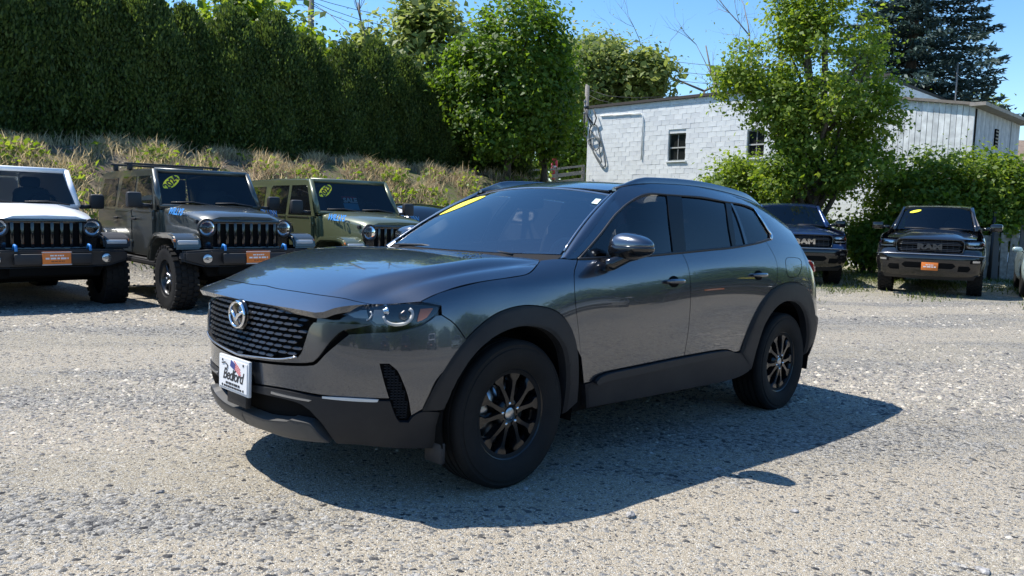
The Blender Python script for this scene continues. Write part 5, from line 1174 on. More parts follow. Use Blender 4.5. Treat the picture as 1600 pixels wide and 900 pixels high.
SL = ['small grey stone in the shadow just below the front tyre', 'pale stone on the sunlit gravel below the shadow edge', 'stone at the edge of the shadow near the mirror shadow', 'small stone just inside the car shadow', 'small stone on bare gravel far left of the car shadow', 'dark stone at the very bottom right of the picture', 'small stone on sunlit gravel below the mirror shadow', 'small stone inside the shadow in front of the front wheel', 'small stone left of the car shadow tip', 'stone at the left end of the car shadow', 'small stone in front of the skid plate', 'small stone below the middle of the car shadow']
for k, (px, py, r) in enumerate(ROCK[:7]):
    p = ground_hit(px, py); rr = np.random.default_rng(k)
    bm = bmesh.new(); bmesh.ops.create_icosphere(bm, subdivisions=2, radius=1)
    for v in bm.verts:
        q = np.array(v.co); f_ = 1 + .25 * sin(q[0] * 3 + k) + .2 * sin(q[1] * 4 + 2 * k) + .1 * rr.normal(); v.co = Vector(q * f_ * np.array([r * 1.2, r * .9, r * .6]))
    o = bmobj('stone', bm, mat('rock_grey', (.30, .29, .28), .85, noise=.5, nscale=60, bump=.4, bscale=90)); o.location = (p[0], p[1], tz(p[0], p[1]) + r * .2); o.rotation_euler = (0, 0, k)
    tag(o, SL[k], 'stone', 'larger stones on the gravel')

# ================================================================== vegetation
def leaves(P, size, g, up=.3, asp=.62, nrm=None, fold=.25):
    """one rhombus leaf (two triangles, folded) per point"""
    n = len(P); d = g.normal(0, 1, (n, 3)); d /= np.linalg.norm(d, axis=1, keepdims=True)
    z = g.normal(0, 1, (n, 3)) + np.array([0, 0, up * 3])
    if nrm is not None: z = z + nrm * 1.2
    z /= np.linalg.norm(z, axis=1, keepdims=True); x = np.cross(d, z); x /= np.linalg.norm(x, axis=1, keepdims=True) + 1e-9; y = np.cross(z, x)
    s = size * (.5 + 1.25 * g.random((n, 1)) ** 1.8)
    V = np.stack([P - y * s, P + x * s * asp + z * s * fold, P + y * s, P - x * s * asp + z * s * fold], 1).reshape(-1, 3)
    F = np.arange(n)[:, None] * 4 + np.array([[0, 1, 2, 3]]); return V, F
def lump(g, k=5):
    A = g.normal(0, 1, (k, 3)) * np.array([2.2, 2.2, 2.2]); ph = g.random(k) * 6.28
    return lambda d: 1 + .11 * np.sin(d @ A.T + ph).sum(-1) / 1.6
def crown_pts(g, n, R, clumps, cs, shell=.62, low=-.75, shape=None):
    """clump centres inside a lumpy ellipsoid, leaves scattered round each clump"""
    d = g.normal(0, 1, (clumps * 3, 3)); d /= np.linalg.norm(d, axis=1, keepdims=True); d = d[d[:, 2] > low][:clumps]; L = lump(g)
    r = (shell + (1 - shell) * g.random(len(d)) ** .6) * L(d); C = d * r[:, None] * np.array(R)
    if shape is not None: C = shape(C)
    i = g.integers(0, len(C), n); P = C[i] + g.normal(0, 1, (n, 3)) * np.array(cs) * (.5 + g.random((n, 1)))
    nn = d[i]; return P, nn, C
def trunk_mesh(g, h, r0, C, base=0, nb=9, bend=.04):
    """tapered trunk with limbs reaching towards clump centres"""
    V = []; F = []
    def addt(p, r, n=7):
        a, b = tubeV(p, r, n); k = len(V); V.extend(a); F.extend([tuple(i + k for i in f) for f in b])
    top = h; ax = [np.array([bend * h * sin(3 * t) * t, bend * h * cos(2.1 * t) * t, base + (top - base) * t]) for t in np.linspace(0, 1, 8)]
    addt(ax, [r0 * (1.25 if i == 0 else 1 - .8 * i / 7) for i in range(8)], 9)
    for c in C[g.permutation(len(C))[:nb]]:
        t = np.clip((c[2] - base) / (top - base) * .75 - .1, .15, .85); s = ax[int(t * 7)]
        m_ = (s + c) / 2 + g.normal(0, .12, 3) + [0, 0, -.05 * h * .3]
        addt([s, m_, s + (c - s) * .95], [r0 * .42 * (1 - .5 * t), r0 * .26, r0 * .08], 5)
    return V, F
M_BARK = mat('bark', (.085, .07, .055), .9, noise=.4, nscale=14, bump=.6, bscale=30)
M_BARKG = mat('grey_bark', (.17, .155, .14), .9, noise=.3, nscale=14, bump=.5, bscale=30)
L_MAPLE = leafmat('maple_leaf', (.045, .10, .012), (.13, .21, .03), .48)
L_BRIGHT = leafmat('bright_leaf', (.075, .14, .016), (.20, .27, .045), .5)
L_PALE = leafmat('pale_leaf', (.10, .15, .035), (.23, .27, .085), .45)
L_VINE = leafmat('vine_leaf', (.06, .12, .014), (.19, .26, .042), .5)
L_HEDGE = leafmat('hedge_spray', (.020, .046, .010), (.105, .155, .035), .35, .6)
L_SPRUCE = leafmat('spruce_needles', (.022, .050, .045), (.075, .115, .105), .12, .6)
L_DRY = leafmat('dry_grass', (.25, .21, .115), (.52, .45, .28), .38, .7)
L_GRASS = leafmat('green_grass', (.045, .075, .016), (.12, .145, .04), .35, .6)
def tree(name, label, cat, loc, H, R, zc, leaf, n, size, seed, group=None, clumps=90, cs=(.35, .35, .28), trunk_r=.12, shell=.55, bark=None, low=-.75, rot=0, shape=None, th=None, up=.3, nb=10):
    g = np.random.default_rng(seed); t = thing(name, label, cat, loc, (0, 0, rot), group)
    P, nn, C = crown_pts(g, n, R, clumps, cs, shell, low, shape); P[:, 2] += zc; C = C + [0, 0, zc]
    V, F = leaves(P, size, g, up, nrm=nn); mesh('crown', V, F, leaf, t)
    V, F = trunk_mesh(g, th or zc + R[2] * .45, trunk_r, C, nb=nb); mesh('trunk', V, F, bark or M_BARK, t, smooth=True)
    return t
# ---- arborvitae hedge along the top of the bank
def arbor_mesh(seed, H, R, n):
    g = np.random.default_rng(seed); k = n // 5
    h = g.random(k) ** .85; a = g.random(k) * 2 * pi; L = 1 + .16 * np.sin(a * 3 + seed + h * 9) + .13 * np.sin(a * 5 - h * 17 + seed * 2)
    prof = np.minimum(1, (1.03 - h) * 2.6) ** .75 * (.80 + .2 * np.minimum(1, h * 6)); r = R * prof * L * (.70 + .34 * g.random(k) ** .6)
    C = np.stack([r * np.cos(a), r * np.sin(a), h * H], 1); out = np.stack([np.cos(a), np.sin(a), 0 * a], 1)
    i = np.repeat(np.arange(k), 5); n = len(i)
    P = C[i] + g.normal(0, 1, (n, 3)) * [.085, .085, .11] * (H / 4)
    d = out[i] * .5 + np.array([0, 0, 1.0]) + g.normal(0, .38, (n, 3)); d /= np.linalg.norm(d, axis=1, keepdims=True)
    x = np.cross(d, out[i] + g.normal(0, .5, (n, 3))); x /= np.linalg.norm(x, axis=1, keepdims=True); s = (.035 + .04 * g.random((n, 1)))
    V = np.stack([P - d * s * .6, P + x * s * .42, P + d * s * 1.1, P - x * s * .42], 1).reshape(-1, 3); F = np.arange(n)[:, None] * 4 + np.array([[0, 1, 2, 3]])
    return V, F
HV = []
_ht = thing('hedge_tree', 'x', 'tree')
for k in range(3):
    V, F = arbor_mesh(20 + k, 4.0, .92, 44000); o = mesh('crown', V, F, L_HEDGE, _ht); HV.append(o.data); bpy.data.objects.remove(o)
TV, TF = tubeV([(0, 0, -.1), (.02, 0, 1.5), (0, 0.03, 3.4)], [.11, .08, .02], 7); o = mesh('trunk', TV, TF, M_BARK, _ht, smooth=True); TRK = o.data; bpy.data.objects.remove(o); bpy.data.objects.remove(_ht)
ORD = ['first', 'second', 'third', 'fourth', 'fifth', 'sixth', 'seventh', 'eighth', 'ninth', 'tenth', 'eleventh', 'twelfth', 'thirteenth', 'fourteenth', 'fifteenth', 'sixteenth', 'seventeenth']
nh = 17
for k in range(nh):
    tt = -3.6 + k * 1.20; p = BP0 + BN * (7.3 + .25 * sin(k * 2.3)) + BT * tt; sc = (1.20 - .0195 * k) * (1 + .07 * sin(k * 1.9) + .05 * sin(k * 4.3))
    t = thing('hedge_tree', '%s tall dark evergreen from the left in the hedge on the bank' % ORD[k], 'tree', (p[0], p[1], tz(*p) - .1), (0, 0, k * 2.1), 'evergreens forming the hedge on the bank')
    for nm, me in (('crown', HV[k % 3]), ('trunk', TRK)):
        c = link(bpy.data.objects.new(nm, me), t); c.scale = (sc * .93, sc * .93, sc)
for k in range(6):
    p = BP0 + BN * 7.3 + BT * (-4.9 - 1.3 * k); t = thing('hedge_tree', 'hedge evergreen continuing beyond the left edge of the picture', 'tree', (p[0], p[1], tz(*p) - .1), (0, 0, k * 1.7), 'hedge evergreens beyond the left edge')
    for nm, me in (('crown', HV[k % 3]), ('trunk', TRK)):
        c = link(bpy.data.objects.new(nm, me), t); c.scale = (1.12, 1.12, 1.2)
# second, shaded row that closes the hedge from behind
for k in range(14):
    tt = -3.0 + k * 1.45; p = BP0 + BN * 8.7 + BT * tt
    t = thing('hedge_tree', 'evergreen of the back row, mostly hidden behind the front row of the hedge', 'tree', (p[0], p[1], tz(*p) - .1), (0, 0, k * 1.3 + .4), 'evergreens of the hidden back row')
    for nm, me in (('crown', HV[(k + 1) % 3]), ('trunk', TRK)):
        c = link(bpy.data.objects.new(nm, me), t); c.scale = (.95, .95, .84)
def gnd(px, Y):
    p = at(px, 330, Y); return p[0], Y, tz(p[0], Y)
def atree(px, Y, ytop, ybot, wpx, **k):
    """round tree placed at photo column px, depth Y, crown between ytop and ybot, wpx wide"""
    x = at(px, (ytop + ybot) / 2, Y)[0]; zt = at(px, ytop, Y)[2]; zb = at(px, ybot, Y)[2]; z0 = tz(x, Y); R = wpx / FPX * Y / 2
    return dict(loc=(x, Y, z0), H=zt - z0, R=(R, R, (zt - zb) / 2), zc=(zt + zb) / 2 - z0)
a = atree(796, 26.5, 8, 258, 178)
tree('maple_tree', 'round dense maple with bright lit crown at the end of the hedge', 'tree', **a, leaf=L_MAPLE, n=40000, size=.074, seed=31, clumps=260, cs=(.27, .27, .22), trunk_r=.13, shell=.45, low=-.95)
a = atree(853, 27.6, 75, 256, 84)
tree('maple_tree', 'smaller shaded maple standing close to the right of the round maple', 'tree', **a, leaf=L_MAPLE, n=16000, size=.074, seed=32, clumps=120, cs=(.27, .27, .22), trunk_r=.12, shell=.4, low=-.95)
a = atree(925, 46, 48, 200, 130)
tree('background_tree', 'pale green tree rising behind the left end of the white building', 'tree', **a, leaf=L_PALE, n=15000, size=.14, seed=33, clumps=75, cs=(.55, .55, .4), shell=.5, trunk_r=.22, low=-.9)
a = atree(1003, 44, 82, 190, 75)
tree('background_tree', 'small pale green tree above the roof of the white building', 'tree', **a, leaf=L_PALE, n=5000, size=.17, seed=34, clumps=40, cs=(.45, .45, .35), shell=.4, trunk_r=.18, low=-.9)
a = atree(668, 37, 5, 190, 110)
tree('background_tree', 'pale green tree with bare branches above the middle of the hedge', 'tree', **a, leaf=L_PALE, n=7500, size=.16, seed=35, clumps=55, cs=(.5, .5, .4), shell=.45, trunk_r=.2, low=-.9)
a = atree(585, 34, 50, 200, 100)
tree('background_tree', 'low pale green tree just topping the hedge beside the bare branches', 'tree', **a, leaf=L_PALE, n=6000, size=.15, seed=36, clumps=50, cs=(.45, .45, .35), shell=.4, trunk_r=.16, low=-.9)
a = atree(440, 32, 14, 200, 140)
tree('background_tree', 'bright green tree behind the hedge next to the utility pole', 'tree', **a, leaf=L_BRIGHT, n=8000, size=.15, seed=37, clumps=60, cs=(.5, .5, .4), shell=.4, trunk_r=.18, low=-.9)
a = atree(365, 30, -12, 190, 120)
tree('background_tree', 'yellow-green tree topping the tall left part of the hedge', 'tree', **a, leaf=L_BRIGHT, n=7000, size=.15, seed=38, clumps=55, cs=(.5, .5, .4), shell=.4, trunk_r=.18, low=-.9)
a = atree(120, 27, -60, 150, 220)
tree('background_tree', 'tall green tree behind the left end of the hedge', 'tree', **a, leaf=L_BRIGHT, n=8000, size=.15, seed=39, clumps=60, cs=(.5, .5, .4), shell=.4, trunk_r=.18, low=-.9)
# locust-like tree in front of the white building: several leaning limbs
def locust_shape(C):
    C = C.copy(); z = C[:, 2]; C[:, 0] += .25 * z; return C
a = atree(1280, 22.5, -45, 320, 190); a['R'] = (a['R'][0], a['R'][1] * .9, a['R'][2])
tree('leafy_tree', 'tall loose bright green tree in front of the white building', 'tree', **a, leaf=L_BRIGHT, n=19000, size=.058, seed=41, clumps=100, cs=(.25, .25, .19), trunk_r=.24, shell=.45, low=-.98, nb=26)
for i, (px, yt, yb, w, Y, n, sd, lb) in enumerate(((1165, 85, 165, 100, 22.3, 3800, 42, 'outstretched left bough of the loose green tree before the white wall'), (1180, 150, 255, 110, 22.0, 4500, 43, 'lower left leafy bough hanging before the block wall'), (1378, 150, 250, 70, 22.2, 2600, 44, 'leafy bough hanging before the plank shed'))):
    pass
def bush(name, label, cat, px, Y, yt, yb, wpx, leaf, n, size, seed, group=None, clumps=60, cs=(.25, .25, .2), depth=1.0, shell=.4):
    a = atree(px, Y, yt, yb, wpx); g = np.random.default_rng(seed); t = thing(name, label, cat, a['loc'], (0, 0, 0), group)
    R = a['R']; P, nn, C = crown_pts(g, n, (R[0], R[1] * depth, R[2]), clumps, cs, shell, -1); P[:, 2] += a['zc']; C[:, 2] += a['zc']
    V, F = leaves(P, size, g, .3, nrm=nn); mesh('foliage', V, F, leaf, t)
    V = []; F = []
    for c in C[:14]:
        q, f = tubeV([(c[0] * .3, c[1] * .3, -.1), (c[0] * .6, c[1] * .6, c[2] * .5), c], [.03, .02, .008], 5); k = len(V); V += q; F += [tuple(i + k for i in x) for x in f]
    mesh('stems', V, F, M_BARK, t, smooth=True); return t
# the tree's own low boughs share its thing: extra foliage masses as parts
LT = [o for o in bpy.data.objects if o.name.startswith('leafy_tree')][0]; LTl = np.array(LT.location)
def bough(px, Y, yt, yb, wpx, n, seed, size=.058):
    a = atree(px, Y, yt, yb, wpx); g = np.random.default_rng(seed); R = a['R']; P, nn, C = crown_pts(g, n, (R[0], R[1], R[2]), 34, (.22, .22, .17), .2, -1)
    off = np.array(a['loc']) + [0, 0, a['zc']] - LTl; V, F = leaves(P + off, size, g, .3, nrm=nn); mesh('bough_foliage', V, F, L_BRIGHT, LT)
    s = np.array([off[0] * .12, off[1] * .12, max(1.2, off[2] * .6)]); tube('bough', [s, (s + off) / 2 + [0, 0, .25], off], [.09, .06, .02], M_BARK, LT, n=6)
bough(1170, 22.6, 70, 170, 95, 4200, 51); bough(1232, 22.3, 90, 260, 105, 5600, 52); bough(1360, 22.2, 120, 270, 95, 4200, 53); bough(1335, 22.0, 235, 295, 110, 2400, 54); bough(1225, 22.0, 235, 320, 90, 3600, 55); bough(1255, 22.6, -30, 90, 110, 4200, 56)
tube('second_stem', [(-.05, 0, -.1), (-.25, .1, 1.2), (-.6, .1, 2.6), (-.9, .1, 4.0)], [.17, .14, .10, .05], M_BARK, LT, n=8)
# vine thicket, shrubs
bush('vine_thicket', 'broad sunlit vine thicket directly behind the black pickup', 'bush', 1475, 22.8, 238, 400, 250, L_VINE, 24000, .062, 61, clumps=150, depth=.45)
bush('vine_thicket', 'right-hand end of the thicket spilling over the old fence', 'bush', 1560, 22.3, 262, 380, 110, L_VINE, 10000, .062, 62, clumps=60, depth=.6)
bush('vine_thicket', 'shaded undergrowth between the two pickup trucks', 'bush', 1352, 23.0, 345, 415, 95, L_VINE, 4500, .062, 63, clumps=80, depth=.5)
bush('wall_shrub', 'light green shrub against the block wall above the SUV roof', 'bush', 1150, 24.5, 252, 345, 115, L_BRIGHT, 9000, .06, 64, clumps=60, depth=.7)
bush('wall_shrub', 'shrub at the foot of the leafy tree beside the navy pickup', 'bush', 1235, 24.0, 290, 380, 130, L_VINE, 8000, .062, 65, clumps=60, depth=.6)
bush('wall_shrub', 'low green shrub under the maple beside the wooden rail fence', 'bush', 812, 34.5, 246, 290, 70, L_BRIGHT, 3000, .11, 66, clumps=30, depth=.6)
bush('wall_shrub', 'dark shrub between the maple and the corner of the white building', 'bush', 884, 41, 170, 285, 80, L_MAPLE, 8000, .11, 67, clumps=60, depth=.6)
# ---- blue spruce behind the shed
def spruce(px, Y, ytop, ybot, wpx, n, seed):
    a = atree(px, Y, ytop, ybot, wpx); g = np.random.default_rng(seed); Rb = a['R'][0]; zb = a['zc'] - a['R'][2]; zt = a['zc'] + a['R'][2]
    t = thing('spruce_tree', 'tall blue-green spruce with layered boughs behind the plank shed', 'tree', a['loc'])
    tiers = 17; P = []; D = []; BV = []; BF = []
    for k in range(tiers):
        h = k / tiers; z = zb + (zt - zb) * h; R = Rb * (1 - h) ** .8 * 1.08; nb = max(5, int(13 * (1 - h)))
        for b in range(nb):
            an = 2 * pi * (b + g.random() * .7) / nb + k; r = R * (.75 + .4 * g.random()); m = int(n / tiers / nb * (.4 + 1.2 * (1 - h)))
            q = g.random(m) ** .7; dr = np.array([cos(an), sin(an), 0]); sag = -.16 * q * r + .10 * (q ** 3) * r
            side = g.normal(0, 1, m) * .13 * r * (1.15 - q * .7)
            pp = dr[None] * (q * r)[:, None] + np.array([-sin(an), cos(an), 0])[None] * side[:, None]; pp[:, 2] = z + sag - np.abs(g.normal(0, .10, m)) - .05 * np.abs(side)
            P.append(pp); D.append(np.tile(dr, (m, 1)))
            x, f = tubeV([(0, 0, z), dr * r * .5 + [0, 0, z - .07 * r], dr * r * .95 + [0, 0, z - .08 * r]], [.035, .022, .006], 4); kk = len(BV); BV += x; BF += [tuple(i + kk for i in c) for c in f]
    P = np.vstack(P); D = np.vstack(D); n = len(P); d = D + g.normal(0, .45, (n, 3)) + [0, 0, -.1]; d /= np.linalg.norm(d, axis=1, keepdims=True); x = np.cross(d, g.normal(0, 1, (n, 3)) * .5 + [0, 0, 1]); x /= np.linalg.norm(x, axis=1, keepdims=True)
    s = .10 + .10 * g.random((n, 1)); V = np.stack([P - d * s * .5, P + x * s * .32, P + d * s * 1.1, P - x * s * .32], 1).reshape(-1, 3)
    mesh('crown', V, np.arange(n)[:, None] * 4 + np.array([[0, 1, 2, 3]]), L_SPRUCE, t)
    V, F = tubeV([(0, 0, -.2), (0, 0, zb + (zt - zb) * .5), (0, 0, zt)], [.28, .18, .03], 9); k = len(V); mesh('trunk', V + BV, F + [tuple(i + k for i in c) for c in BF], M_BARK, t, smooth=True)
spruce(1432, 33, -190, 172, 290, 40000, 71)
a = atree(1535, 40, 150, 230, 60); tree('background_tree', 'small pale tree top showing over the shed roof', 'tree', **a, leaf=L_PALE, n=1800, size=.13, seed=72, clumps=22, cs=(.3, .3, .25), trunk_r=.12, low=-.9)
# ---- bare trees and snags
def bare(name, label, px, Y, ytop, ybot, spread, seed, r0=.10, leaf=0, depthn=4):
    g = np.random.default_rng(seed); x = at(px, ybot, Y)[0]; z0 = tz(x, Y); zt = at(px, ytop, Y)[2] - z0; t = thing(name, label, 'tree', (x, Y, z0)); V = []; F = []; tips = []
    def br(p, d, L, r, k):
        m = 4; pts = [p]; 
        for i in range(m): d = d + g.normal(0, .10, 3) + [0, 0, .03]; d /= np.linalg.norm(d); pts.append(pts[-1] + d * L / m)
        q, f = tubeV(pts, [r * (1 - .6 * i / m) for i in range(m + 1)], 5); kk = len(V); V.extend(q); F.extend([tuple(i + kk for i in c) for c in f]); tips.append(pts[-1])
        if k:
            for i in range(3 if k > 1 else 4):
                s = pts[1 + int(g.random() * (m))]; dd = d + g.normal(0, spread, 3); dd[2] = abs(dd[2]) * .8 + .15; br(s, dd / np.linalg.norm(dd), L * (.45 + .25 * g.random()), r * .42, k - 1)
    br(np.zeros(3), np.array([0, 0, 1.]), zt * .78, r0, depthn)
    mesh('trunk', V, F, M_BARKG, t, smooth=True)
    if leaf:
        P = np.array(tips)[g.integers(0, len(tips), leaf)] + g.normal(0, .14, (leaf, 3)); v, f = leaves(P, .07, g); mesh('sparse_leaves', v, f, L_PALE, t)
    return t
bare('bare_tree', 'tall thin nearly leafless tree beyond the block building roof', 1158, 44, 5, 160, .5, 81, .24, 40)
bare('bare_tree', 'short sparse young tree left of the tall leafless tree', 1100, 46, 75, 160, .6, 82, .17, 120)
bare('dead_tree', 'dark dead snag standing up out of the pale tree behind the hedge', 612, 33, 10, 190, .45, 83, .16)
# ---- utility poles and wires
M_POLE = mat('weathered_pole', (.20, .185, .17), .85, noise=.25, nscale=20)
def pole(label, px, Y, ytop, r, cross=False):
    p = at(px, ytop, Y); z0 = tz(p[0], Y); t = thing('utility_pole', label, 'pole', (p[0], Y, z0))
    tube('post', [(0, 0, -.3), (0, 0, p[2] - z0)], [r * 1.15, r], M_POLE, t, n=10)
    if cross:
        box('cross_arm', (0, 0, p[2] - z0 - .5), (2.0, .1, .12), M_POLE, t)
    return p
pole('tall grey utility pole rising behind the hedge', 486, 34, -60, .13, True)
pole('grey utility pole behind the left corner of the white building', 918, 42, 132, .12)
pole('short grey pole above the block building roof beside the leafless tree', 1120, 42, 112, .13)
pole('thin brown mast in front of the spruce above the shed roof', 1497, 30, 98, .035)
M_WIRE = mat('wire', (.03, .03, .032), .6)
def wire(label, pts, r=.014, grp='overhead wires'):
    P = [at(*p) for p in pts]; Q = curve2(np.array(P), [1] + [0] * (len(P) - 2) + [1], 1.5, False)
    o = tube('overhead_wire', Q, r, M_WIRE, None, n=5); tag(o, label, 'wire', grp)
for k, (y0, y1, y2) in enumerate(((-4, 12, 44), (2, 26, 62), (8, 36, 74))): wire(('uppermost', 'middle', 'lowest')[k] + ' of the three wires sagging right from the tall pole above the hedge', [(487, y0, 34), (560, y1 + 4, 37), (700, y2, 43), (740, y2 + 12, 45)], grp='wires right of the tall pole')
for k, y in enumerate((-6, 2, 9)): wire(('uppermost', 'middle', 'lowest')[k] + ' of the wires running left from the tall pole', [(487, y, 34), (430, y - 5, 34.5), (330, y - 10, 35), (240, y - 12, 36)], grp='wires left of the tall pole')
wire('service drop wire slanting down from the tall pole into the hedge', [(490, 6, 34), (515, 22, 33), (540, 45, 32), (560, 75, 31)])
for k, (a, b) in enumerate(((-22, 34), (-8, 30), (-42, 46))): wire(('middle', 'lower', 'highest')[k] + ' of the wires crossing the sky left of the round maple', [(560, -50 + k * 10, 38), (650, 3 + a * .3, 40), (720, b, 42), (800, b + 40, 44)], grp='wires crossing the gap before the maple')
for k, y in enumerate((95, 110, 124)): wire(('uppermost', 'middle', 'lowest')[k] + ' of the wires left of the leafless tree above the white building', [(1000, y - 8, 44), (1060, y + 2, 44), (1120, y + 8, 42), (1200, y + 14, 43)], grp='wires above the building')
wire('loose cable hanging from the pole at the corner of the white building', [(920, 140, 42), (950, 150, 41), (990, 153, 40.5), (1060, 150, 40)])
wire('lower loose cable at the corner of the white building', [(915, 146, 42), (935, 156, 41), (965, 163, 40.5), (1000, 160, 40)])
# ---- dry grass and weeds on the bank
def blades(name, label, X, Y, h, w, leaf, seed, lean=.25):
    g = np.random.default_rng(seed); n = len(X); Z = terrain(X, Y); a = g.random(n) * 6.283; hh = h * (.45 + .9 * g.random(n)); d = np.stack([np.cos(a), np.sin(a)], 1); l = g.normal(0, lean, (n, 2))
    P = np.stack([X, Y, Z - .03], 1); s = np.stack([d[:, 0], d[:, 1], 0 * a], 1) * (w * (.5 + g.random((n, 1))))
    m = P + np.concatenate([l * .35 * hh[:, None], hh[:, None] * .6], 1); t = P + np.concatenate([l * hh[:, None], hh[:, None]], 1)
    V = np.stack([P - s, P + s, m + s * .8, m - s * .8, t], 1).reshape(-1, 3); b = np.arange(n)[:, None] * 5
    F = np.vstack([b + [[0, 1, 2]], b + [[0, 2, 3]], b + [[3, 2, 4]]]); return tag(mesh(name, V, F, leaf), label, 'grass', kind='stuff')
g = np.random.default_rng(91)
def bankpts(n, t0, t1, d0, d1, clump=.5):
    t = t0 + (t1 - t0) * g.random(n); d = d0 + (d1 - d0) * g.random(n); c = (np.sin(t * 2.1 + d) + np.sin(t * 4.7 - d * 3) + g.normal(0, .7, n)) > clump
    t, d = t[c], d[c]; p = BP0[None] + BN[None] * d[:, None] + BT[None] * t[:, None]; return p[:, 0], p[:, 1]
x, y = bankpts(46000, -5, 11, 1.0, 5.6, .0); blades('dry_grass', 'tall dry straw-coloured grass on the bank behind the off-roaders', x, y, .26, .009, L_DRY, 92, .5)
x, y = bankpts(9000, -5, 20, 4.0, 6.4, .8); blades('dry_grass', 'sparse tall dry stalks along the foot of the hedge', x, y, .36, .010, L_DRY, 96, .4)
x, y = bankpts(18000, -5, 22, .2, 5.0, .8); blades('weeds', 'green weeds growing between the dry grass on the bank', x, y, .18, .018, L_GRASS, 93, .5)
x, y = bankpts(34000, 3, 24, .3, 5.8, .0); blades('dry_grass', 'flattened brown litter and dry stems on the right part of the bank', x, y, .20, .014, leafmat('litter', (.16, .115, .075), (.36, .28, .20), .25, .8), 94, .9)
n = 30000; x = 4 + 13 * g.random(n); y = 13.5 + 10 * g.random(n) ** .8; k = (np.sin(x * 1.3 + y) + np.sin(x * 2.9 - y * 1.9) + g.normal(0, .8, n) + (y - 17.5) * .5) > .6; blades('weeds', 'short green grass at the back of the lot round the pickups', x[k], y[k], .10, .010, L_GRASS, 95, .5)
P = np.stack(bankpts(5200, -4, 21, .8, 4.6, .9), 1); c = P[g.integers(0, len(P), 7000)]; c = np.column_stack([c + g.normal(0, .16, c.shape), terrain(c[:, 0], c[:, 1]) + .04 + .2 * g.random(len(c))]); V, F = leaves(c, .06, g); tag(mesh('weeds', V, F, L_BRIGHT), 'leafy green weeds dotted over the bank', 'weeds', kind='stuff')

# ================================================================== white block building and shed
WD = np.array([.698, -.716]); WN = np.array([-.716, -.698]); WP = np.array([6.83, 32.0])
def wl(s, z, o=0.): p = WP + WD * s + WN * o; return (p[0], p[1], z)
yawW = math.atan2(WD[1], WD[0])
bld = thing('block_building', 'white painted concrete block building with flat roof and small windows', 'building', wl(0, 0), (0, 0, yawW))
# local frame: x along the wall to the right, -y out of the wall towards the lot, z up
M_BLOCKS = [mat('painted_block_%d' % k, c, .75, noise=.10, nscale=3.0, bump=.15, bscale=45) for k, c in enumerate(((.78, .80, .80), (.75, .77, .77), (.80, .82, .82), (.71, .73, .74)))]
M_MORTAR = mat('painted_mortar', (.74, .76, .76), .85, noise=.12, nscale=2)
S0, S1, ZT, ZBt = -5.05, 8.0, 6.22, 1.4; CH, CW = .203, .406
wins = [(-.33, .90, 3.62, 4.86), (5.55 - 1.75, 6.45 - 1.75, 3.30, 4.45)]
def s_at(px):
    d = ray(px, 300); k = d[0] / d[1]; return (k * WP[1] - WP[0]) / (WD[0] - k * WD[1])
def wz(px, py):
    s = s_at(px); Y = WP[1] + WD[1] * s; return at(px, py, Y)[2]
wins = [(s_at(1041), s_at(1068), wz(1054, 251), wz(1054, 208)), (s_at(1163), s_at(1190), wz(1176, 246), wz(1176, 203))]
# backing wall with the window openings left open
def wallboxes(nm, x0, x1, z0, z1, y0, y1, holes, m, par):
    xs_ = sorted({x0, x1, *[h[0] for h in holes], *[h[1] for h in holes]})
    for a, b in zip(xs_, xs_[1:]):
        h = [q for q in holes if q[0] <= a + 1e-6 and q[1] >= b - 1e-6]
        if h: segs = [(z0, h[0][2]), (h[0][3], z1)]
        else: segs = [(z0, z1)]
        for c, d in segs: box(nm, ((a + b) / 2, (y0 + y1) / 2, (c + d) / 2), (b - a, y1 - y0, d - c), m, par)
wallboxes('wall_core', S0, S1, -.3, ZT - .01, .012, .25, wins, M_MORTAR, bld)
bms = {}
rngb = np.random.default_rng(5); cand = []
r = 0; z = ZT
while z > ZBt:
    z -= CH; off = 0 if r % 2 else CW / 2; x = S0 + (0 if r % 2 == 0 else -CW / 2)
    while x < S1:
        a, b = max(x, S0), min(x + CW, S1); x += CW
        if b - a < .08: continue
        if any(a < w[1] - .02 and b > w[0] + .02 and z < w[3] - .02 and z + CH > w[2] + .02 for w in wins):
            w = [w for w in wins if a < w[1] - .02 and b > w[0] + .02][0]
            for aa, bb in ((a, min(b, w[0])), (max(a, w[1]), b)):
                if bb - aa > .05: cand.append((aa, bb, z))
            continue
        cand.append((a, b, z))
    r += 1
def bvis(c):
    px = proj(np.array(wl((c[0] + c[1]) / 2, c[2] + .1))); x, y = px; 
    hid = (1195 < x < 1335 and y < 330) or y > 288 or (x > 1100 and y > 265); return (0 if hid else 1) * 1e3 / np.hypot(*WP - 0) + (c[0] * .3)
cand.sort(key=bvis, reverse=True)
bmesh_cache = {}
def block_me(L, k):
    key = (round(L, 2), k)
    if key not in bmesh_cache:
        bm = bmesh.new(); add_box(bm, (0, 0, 0), (L - .005, .03, CH - .005), bev=.005, seg=1); me = bpy.data.meshes.new('block'); bm.to_mesh(me); bm.free(); me.materials.append(M_BLOCKS[k]); bmesh_cache[key] = me
    return bmesh_cache[key]
bmR = bmesh.new()
for n_, (a, b, z) in enumerate(cand):
    dy = rngb.normal(0, .002)
    if n_ < 298:
        o = link(bpy.data.objects.new('block', block_me(b - a, int(rngb.integers(0, 4)))), bld); o.location = ((a + b) / 2, -.002 + dy, z + CH / 2); o.rotation_euler = (rngb.normal(0, .006), 0, rngb.normal(0, .004))
    else: add_box(bmR, ((a + b) / 2, -.002 + dy, z + CH / 2), (b - a - .005, .03, CH - .005))
tag(bmobj('remaining_blocks', bmR, M_BLOCKS[0], bld), kind='stuff')
